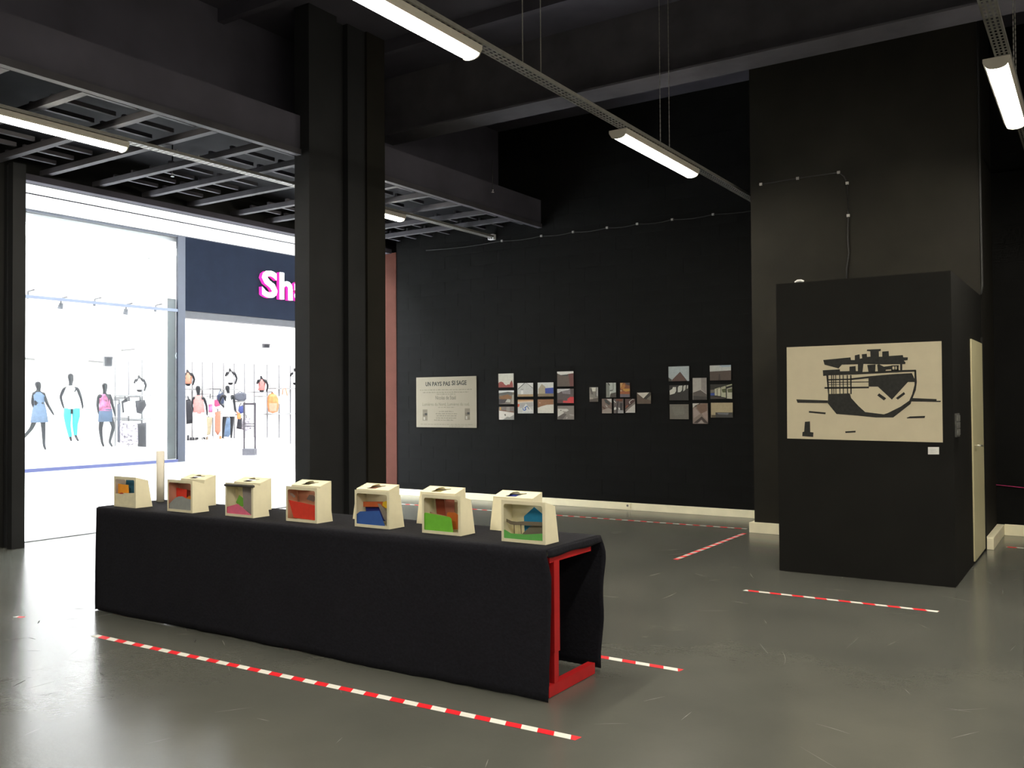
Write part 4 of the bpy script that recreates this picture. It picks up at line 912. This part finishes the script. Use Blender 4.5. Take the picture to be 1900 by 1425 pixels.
# entrance mannequins on a low plinth
P2 = onx(370, 818, -23.2)
t = thing('entrance_plinth', 'low white plinth under the shoppers area mannequins', 'plinth', (-23.2, P2.y+1.1, 0)); box('block', (-0.6, -1.6, 0), (0.6, 1.6, P2.z-0.004), WHITEP, t)
mannequin('black mannequin in coral top and white trousers inside the shop', (370, 818), -23.2,
    dict(top=(368,712), mid=(367,717), chin=(368,724), neck=(368,729), chest=(368,741), waist=(369,756), hip=(370,769), shL=(359,735), elL=(356,751), haL=(361,763), fiL=(363,768), shR=(378,735), elR=(383,751), haR=(384,765), fiR=(384,770), hipL=(365,774), knL=(365,793), anL=(366,811), toL=(367,816), hipR=(375,774), knR=(377,793), anR=(378,811), toR=(380,816)),
    [('top', CORAL, [(368,731,.09),(368,741,.15),(369,754,.15),(369,766,.17)], 'loft'), ('trousers', WFAB, [[(365,764,.12),(365,775,.115),(364,794,.10),(365,811,.09)], [(375,764,.12),(376,775,.115),(378,794,.10),(378,811,.09)]], 'tube')], gm)
mannequin('black mannequin in white dress with bare black legs inside the shop', (424, 818), -23.2,
    dict(top=(422,714), mid=(422,719), chin=(423,724), neck=(424,728), chest=(424,741), waist=(424,755), hip=(424,768), shL=(413,733), elL=(407,747), haL=(417,757), fiL=(421,760), shR=(433,734), elR=(435,750), haR=(437,762), fiR=(438,767), hipL=(417,773), knL=(415,793), anL=(414,811), toL=(413,816), hipR=(431,773), knR=(430,793), anR=(429,811), toR=(429,817)),
    [('dress', WFAB, [(424,730,.08),(424,741,.13),(424,752,.12),(424,774,.215)], 'loft')], gm, standz=P2.z)
# busts on the rear shelf
def bust(lab, px, py, X, cloth_m, lean=0):
    P = onx(px, py, X); dep = (P-CAM).dot(FWD); k = dep/FPX; t = thing('torso_form', lab, 'torso form', P, facing(P), 'black torso forms on the shelves')
    L_ = lambda a, b: (a*k, 0, b*k)
    J = dict(hip=(*L_(0, 5), .105), waist=(*L_(1, 12), .085), chest=(*L_(1, 24), .11), neck=(*L_(0, 33), .040), chin=(*L_(-1, 37), .036), shL=(*L_(-6, 28), .046), elL=(*L_(-8, 21), .034), shR=(*L_(8, 28), .048), elR=(*L_(12, 18), .036), haR=(*L_(9, 7), .026))
    skin_body('body', t, J, [e for e in EDG if e[0] in J and e[1] in J], MANNEQ, 'hip')
    o = MB().loft([(0, 0, 10*k, .125, .10), (1*k, 0, 15*k, .105, .085), (1*k, 0, 24*k, .13, .10), (0.5*k, 0, 30*k, .075, .06)], 14, cap=False).build('garment', cloth_m, t)
    o.modifiers.new('t', 'SOLIDIFY').thickness = 0.008
bust('torso form in peach top beside the window corner post', 348, 722, -24.8, PEACH)
bust('torso form in white top above the white dressed mannequin', 427, 720, -24.8, WFAB)
bust('torso form in coral top right of the shop centre', 485, 734, -24.8, CORAL)
bust('torso form in white top at the right edge beside the column', 547, 720, -24.8, WFAB)
bust('torso form in white top seen through the window above the dress rack', 258, 733, -24.8, WFAB)
# rear wall shelving
def shelf_unit(lab, pa, pb, rows, ups):
    y0, y1 = onx(pa, 720, -25.0).y, onx(pb, 720, -25.0).y
    t = thing('wall_shelf', lab, 'shelf', (-25.0, y0, 0))
    for px in ups:
        y = onx(px, 720, -25.0).y - y0; MB().box((-0.195, y-0.010, 0.0), (-0.15, y+0.010, 2.9)).build('upright', pm('shelf_grey', (0.20, 0.20, 0.21), 0.5), t)
    for py, ra, rb in rows:
        z = onx((ra+rb)/2, py, -25.0).z; MB().box((-0.17, onx(ra, 720, -25.0).y-y0, z-0.02), (0.25, onx(rb, 720, -25.0).y-y0, z+0.02)).build('shelf', pm('shelf_pale', (0.22, 0.22, 0.22), 0.5), t)
shelf_unit('rear wall shelf with uprights behind the entrance mannequins', 343, 462, ((722.5, 343, 382), (722.5, 401, 434), (745, 434, 460)), (363, 382, 401, 421, 441, 460))
shelf_unit('rear wall shelf with uprights right of the security gate', 478, 560, ((721, 503, 560), (735.5, 478, 495), (768, 495, 545), (826, 478, 560)), (478, 502, 524, 545, 559))
shelf_unit('rear wall shelf seen through the shop window', 218, 272, ((734, 218, 272), (778, 218, 272)), (220, 245, 270))
# bags and garments: pillow shaped solids hung on the shelves
def soft(name, lab, cat, X, pts, mat, thick=0.2, extra=None, grp=None):
    c = onx(sum(p[0] for p in pts)/len(pts), sum(p[1] for p in pts)/len(pts), X); dep = (c-CAM).dot(FWD); k = dep/FPX
    bx = sum(p[0] for p in pts)/len(pts); by_ = sum(p[1] for p in pts)/len(pts)
    t = thing(name, lab, cat, c, facing(c), grp)
    L_ = lambda px, py, d=0: Vector(((px-bx)*k, d, (by_-py)*k))
    MB().puff([L_(*p) for p in pts], (0, thick, 0)).build('body', mat, t)
    for en, em_, ept in (extra or []):
        if isinstance(ept[0][0], (int, float)) and en.startswith('strap') or en == 'hanger': MB().tube([L_(*p) for p in ept], 0.018, 6).build(en, em_, t)
        else: MB().puff([L_(p[0], p[1], -thick*0.5) for p in ept], (0, 0.06, 0)).build(en, em_, t)
        if en == 'hanger':
            q = L_(*ept[-1]); inv = Matrix.Rotation(-t.rotation_euler.z, 3, 'Z'); back = inv @ Vector((SB+0.004-c.x - (Matrix.Rotation(t.rotation_euler.z, 3, 'Z') @ q).x, 0, 0))
            MB().tube([q, q+back], 0.012, 6).build('hook_arm', em_, t)
    return t
ORG = pm('orange_nylon', (0.45, 0.13, 0.035), 0.6, 0.35, 8); GRYF = pm('grey_felt', (0.06, 0.065, 0.085), 0.8, 0.15)
soft('backpack', 'orange backpack on the shelf right of the security gate', 'backpack', -23.9, [(497,735),(500,731),(506,730),(512,732),(516,740),(517,755),(515,764),(506,767),(498,764),(496,750)], ORG, 0.35, [('pocket', PEACH, [(499,748),(514,748),(514,763),(500,764)]), ('strap', ORG, [(503,731),(505,728),(508,731)]), ('hanger', DARKMET, [(505,731),(505,727)])])
soft('handbag', 'dark grey bag on the shelf between mannequin and gate', 'bag', -24.6, [(435,732),(440,729),(452,728),(457,731),(457,741),(453,744),(442,744),(435,741)], GRYF, 0.3, [('strap', GRYF, [(441,730),(445,726),(450,729)])])
soft('handbag', 'white bag hanging by brown straps near the column', 'bag', -24.55, [(517,736),(524,732),(533,734),(535,745),(533,752),(522,753),(517,748)], WFAB, 0.25, [('strap', ORG, [(524,733),(525,722),(530,721),(533,735)])])
soft('handbag', 'small blue bag left of the security gate', 'bag', -24.6, [(443,755),(450,752),(453,757),(452,766),(446,768),(442,762)], pm('blue_leather', (0.02, 0.035, 0.16), 0.5), 0.2, [('strap', BLKF, [(444,755),(447,748),(451,754)])])
soft('handbag', 'orange bag on the arm of the white dressed mannequin', 'bag', -23.05, [(440,768),(445,766),(448,772),(446,778),(440,777)], ORG, 0.12, [('strap', ORG, [(441,768),(438,763),(444,767)])])
soft('handbag', 'navy shoulder bag behind the white dressed mannequin', 'bag', -24.2, [(403,733),(412,729),(417,733),(415,748),(410,752),(404,743)], pm('navy_fabric', (0.012, 0.02, 0.05), 0.8), 0.2, [('strap', DENL, [(405,735),(409,722),(414,732)]), ('hanger', DARKMET, [(409,726),(409,721)])])
gg = 'garments hanging on the shop racks'
soft('hanging_garment', 'white printed sweater with pink hem on the rear rack', 'garment', -24.5, [(384,742),(390,739),(396,742),(399,772),(395,775),(386,772),(383,765)], WFAB, 0.12, [('print', PINKF, [(387,750),(394,750),(394,765),(387,765)]), ('hanger', DARKMET, [(390,740),(390,733),(391,731)])], gg)
soft('hanging_garment', 'magenta top hanging behind the printed sweater', 'garment', -24.65, [(398,742),(405,741),(409,745),(408,753),(400,755),(398,752)], pm('magenta_fabric', (0.35, 0.05, 0.14), 0.8), 0.1, [('hanger', DARKMET, [(403,742),(403,735)])], gg)
soft('hanging_garment', 'long coral trousers hanging near the shop centre', 'garment', -24.55, [(399,765),(409,762),(409,800),(404,808),(399,800)], PEACH, 0.1, [('hanger', DARKMET, [(404,764),(404,759)])], gg)
soft('hanging_garment', 'blue jeans hanging behind the bare legged mannequin', 'garment', -24.55, [(419,776),(427,774),(428,805),(424,811),(415,810),(414,800)], DENL, 0.1, [('hanger', DARKMET, [(423,776),(423,768)])], gg)
soft('hanging_garment', 'beige trousers hanging beside the coral topped mannequin', 'garment', -24.85, [(380,774),(394,773),(392,790),(390,806),(382,808),(379,795)], pm('beige_fabric', (0.42, 0.36, 0.24), 0.8), 0.1, [('hanger', DARKMET, [(387,774),(387,768)])], gg)
soft('hanging_garment', 'black garments at the left side of the entrance', 'garment', -24.5, [(345,745),(354,742),(358,760),(357,785),(346,787)], BLKF, 0.25, [('hanger', DARKMET, [(350,743),(350,737)])], gg)
soft('hanging_garment', 'black top on the upper hook by the corner post', 'garment', -24.7, [(345,742),(353,740),(353,751),(345,752)], BLKF, 0.15, [('hanger', DARKMET, [(349,741),(349,735)])], gg)
soft('hanging_garment', 'black leather skirt left of the security gate', 'garment', -24.4, [(441,777),(449,775),(448,797),(439,795)], BLKF, 0.15, [('hanger', DARKMET, [(446,776),(446,769)])], gg)
STRI = pm('black_white_patterned_fabric', (0.30, 0.27, 0.31), 0.8, 0.95, 14)
soft('hanging_garment', 'patterned skirt seen behind the security gate', 'garment', -24.4, [(450,777),(464,775),(466,796),(456,800),(448,796)], STRI, 0.15, [('hanger', DARKMET, [(457,776),(457,770)])], gg)
soft('hanging_garment', 'white top with black print on the rack seen through the window', 'garment', -24.4, [(230,748),(240,744),(250,748),(253,768),(246,772),(232,772)], WFAB, 0.15, [('hanger', DARKMET, [(240,745),(240,738)])], gg)
soft('hanging_garment', 'black and white wave striped skirt on the rack seen through the window', 'garment', -24.3, [(224,780),(254,782),(255,824),(240,826),(224,822)], STRI, 0.2, [('hanger', DARKMET, [(239,781),(239,776)])], gg)
soft('hanging_garment', 'long black skirt right of the wave striped skirt', 'garment', -24.3, [(255,786),(271,784),(271,830),(256,830)], BLKF, 0.2, [('hanger', DARKMET, [(263,786),(263,780)])], gg)
soft('hanging_garment', 'black jacket behind the printed top in the window view', 'garment', -24.9, [(226,745),(236,738),(238,760),(228,766)], BLKF, 0.15, [('hanger', DARKMET, [(232,741),(232,735)])], gg)
soft('hanging_garment', 'black cardigan right of the printed top in the window view', 'garment', -24.6, [(252,744),(268,742),(271,752),(262,768),(252,765)], BLKF, 0.15, [('hanger', DARKMET, [(260,743),(260,736)])], gg)
soft('hanging_garment', 'grey garment at the left edge of the window rack', 'garment', -24.6, [(218,750),(223,748),(224,822),(218,820)], GRYF, 0.15, [('hanger', DARKMET, [(221,749),(221,742)])], gg)
# shoes in a row
for i, px in enumerate((349, 354, 359, 364, 384, 393, 409)):
    p = onx(px, 817, -24.3); p.z = onx(370, 817, -24.3).z; t = thing('shoe', ['black boot at the left end of the shoe row', 'second black shoe from the corner post', 'third black shoe from the corner post', 'black shoe beside the coral topped mannequin', 'brown shoe under the beige trousers', 'white shoe under the coral trousers', 'orange sandal under the coral trousers'][i], 'shoe', p, facing(p), 'shoes below the racks')
    mt = [BLKF, BLKF, BLKF, BLKF, pm('brown_leather', (0.10, 0.06, 0.03), 0.5), WFAB, ORG][i]
    MB().loft([(0, 0, 0, .035, .11), (0, 0.01, .03, .038, .11), (0, 0.04, .07, .034, .07), (0, 0.06, .11 + (.07 if i == 0 else 0), .03, .04)], 10).build('upper', mt, t)
    MB().loft([(0, 0, -.02, .036, .115), (0, 0, 0.0, .036, .115)], 10).build('sole', BLKF, t)
for i, (x0, y0, x1, y1, X, lab) in enumerate(((342, 817, 414, 822, -24.3, 'dark shoe board under the rear rack'),)):
    a = onx(x0, y0, X); b = onx(x1, y0, X); t = thing('shoe_board', lab, 'board', (X, a.y, onx(370, 817, X).z-0.0215)); a.z = onx(370, 817, X).z; box('plank', (-0.25, 0, -0.05), (0.2, b.y-a.y, 0.0), pm('dark_board', (0.03, 0.03, 0.03), 0.6), t)
    box('bracket', (-0.2, 0.1, -a.z+0.0215), (0.1, b.y-a.y-0.1, -0.05), WHITEP, t)
# security gate
g0, g1_ = onz(453, 844.5), onz(473.5, 844.5)
t = thing('security_gate', 'dark framed security gate standing in the shop entrance', 'gate', (g0+g1_)/2, math.atan2((g1_-g0).y, (g1_-g0).x))
hw = (g1_-g0).length/2; GM = pm('gate_plum_metal', (0.028, 0.022, 0.030), 0.5)
for s_ in (-1, 1): box('post', (s_*hw-0.02, -0.02, 0.05), (s_*hw+0.02, 0.02, 1.50), GM, t)
box('top_bar', (-hw-.02, -0.02, 1.46), (hw+.02, 0.02, 1.52), GM, t)
for z in (0.83, 0.90): box('cross_bar', (-hw, -0.012, z), (hw, 0.012, z+0.025), GM, t)
box('base', (-hw-0.02, -0.09, 0), (hw+0.02, 0.09, 0.19), pm('gate_base_grey', (0.07, 0.07, 0.085), 0.5), t)
MB().box((-hw+0.02, -0.004, 0.19), (hw-0.02, 0.004, 1.46)).build('pane', GLASS, t)
# speakers and light bars
for px, py, X, sx, sz, lab in ((201, 671, -22.0, .13, .17, 'black loudspeaker hanging inside the shop window'), (494, 642, -23.5, .16, .09, 'black loudspeaker hanging inside the shop entrance')):
    p = onx(px, py, X); t = thing('loudspeaker', lab, 'loudspeaker', p, facing(p)+0.2)
    MB().prism([(-sx*.8, -.1, -sz*.75), (sx*.55, -.1, -sz*.75), (sx*.7, -.1, sz*.75), (-sx*.9, -.1, sz*.75)], (0, 0.2, 0)).build('cabinet', DARKMET, t)
    MB().box((-0.015, -.015, sz*.75), (0.015, .015, ZT-0.1-p.z)).build('hanger', WHITEP, t)
    MB().box((-sx*.5, -.106, -sz*.55), (sx*.35, -.1, sz*.55)).build('grille', BLKF, t)
for (px, py), (qx, qy), lab in (((226, 650), (249, 648), 'pale ceiling light bar near the corner of the shop window'), ((165, 670), (191, 672), 'thin pale bar left of the hanging loudspeaker'), ((45, 665), (64, 667), 'pale bar at the left edge of the shop window')):
    a, b = onx(px, py, -23.0), onx(qx, qy, -23.0); t = thing('hanging_light_bar', lab, 'light bar', a)
    MB().bar((0, 0, 0), b-a, 0.06, 0.05).build('rail', pm('bar_grey', (0.15, 0.145, 0.135), 0.5), t)
    MB().bar((b-a)*0.3, (b-a)*0.3+Vector((0, 0, ZT-0.1-a.z)), 0.012, 0.012).bar((b-a)*0.7, (b-a)*0.7+Vector((0, 0, ZT-0.1-b.z)), 0.012, 0.012).build('rod', WHITEP, t)
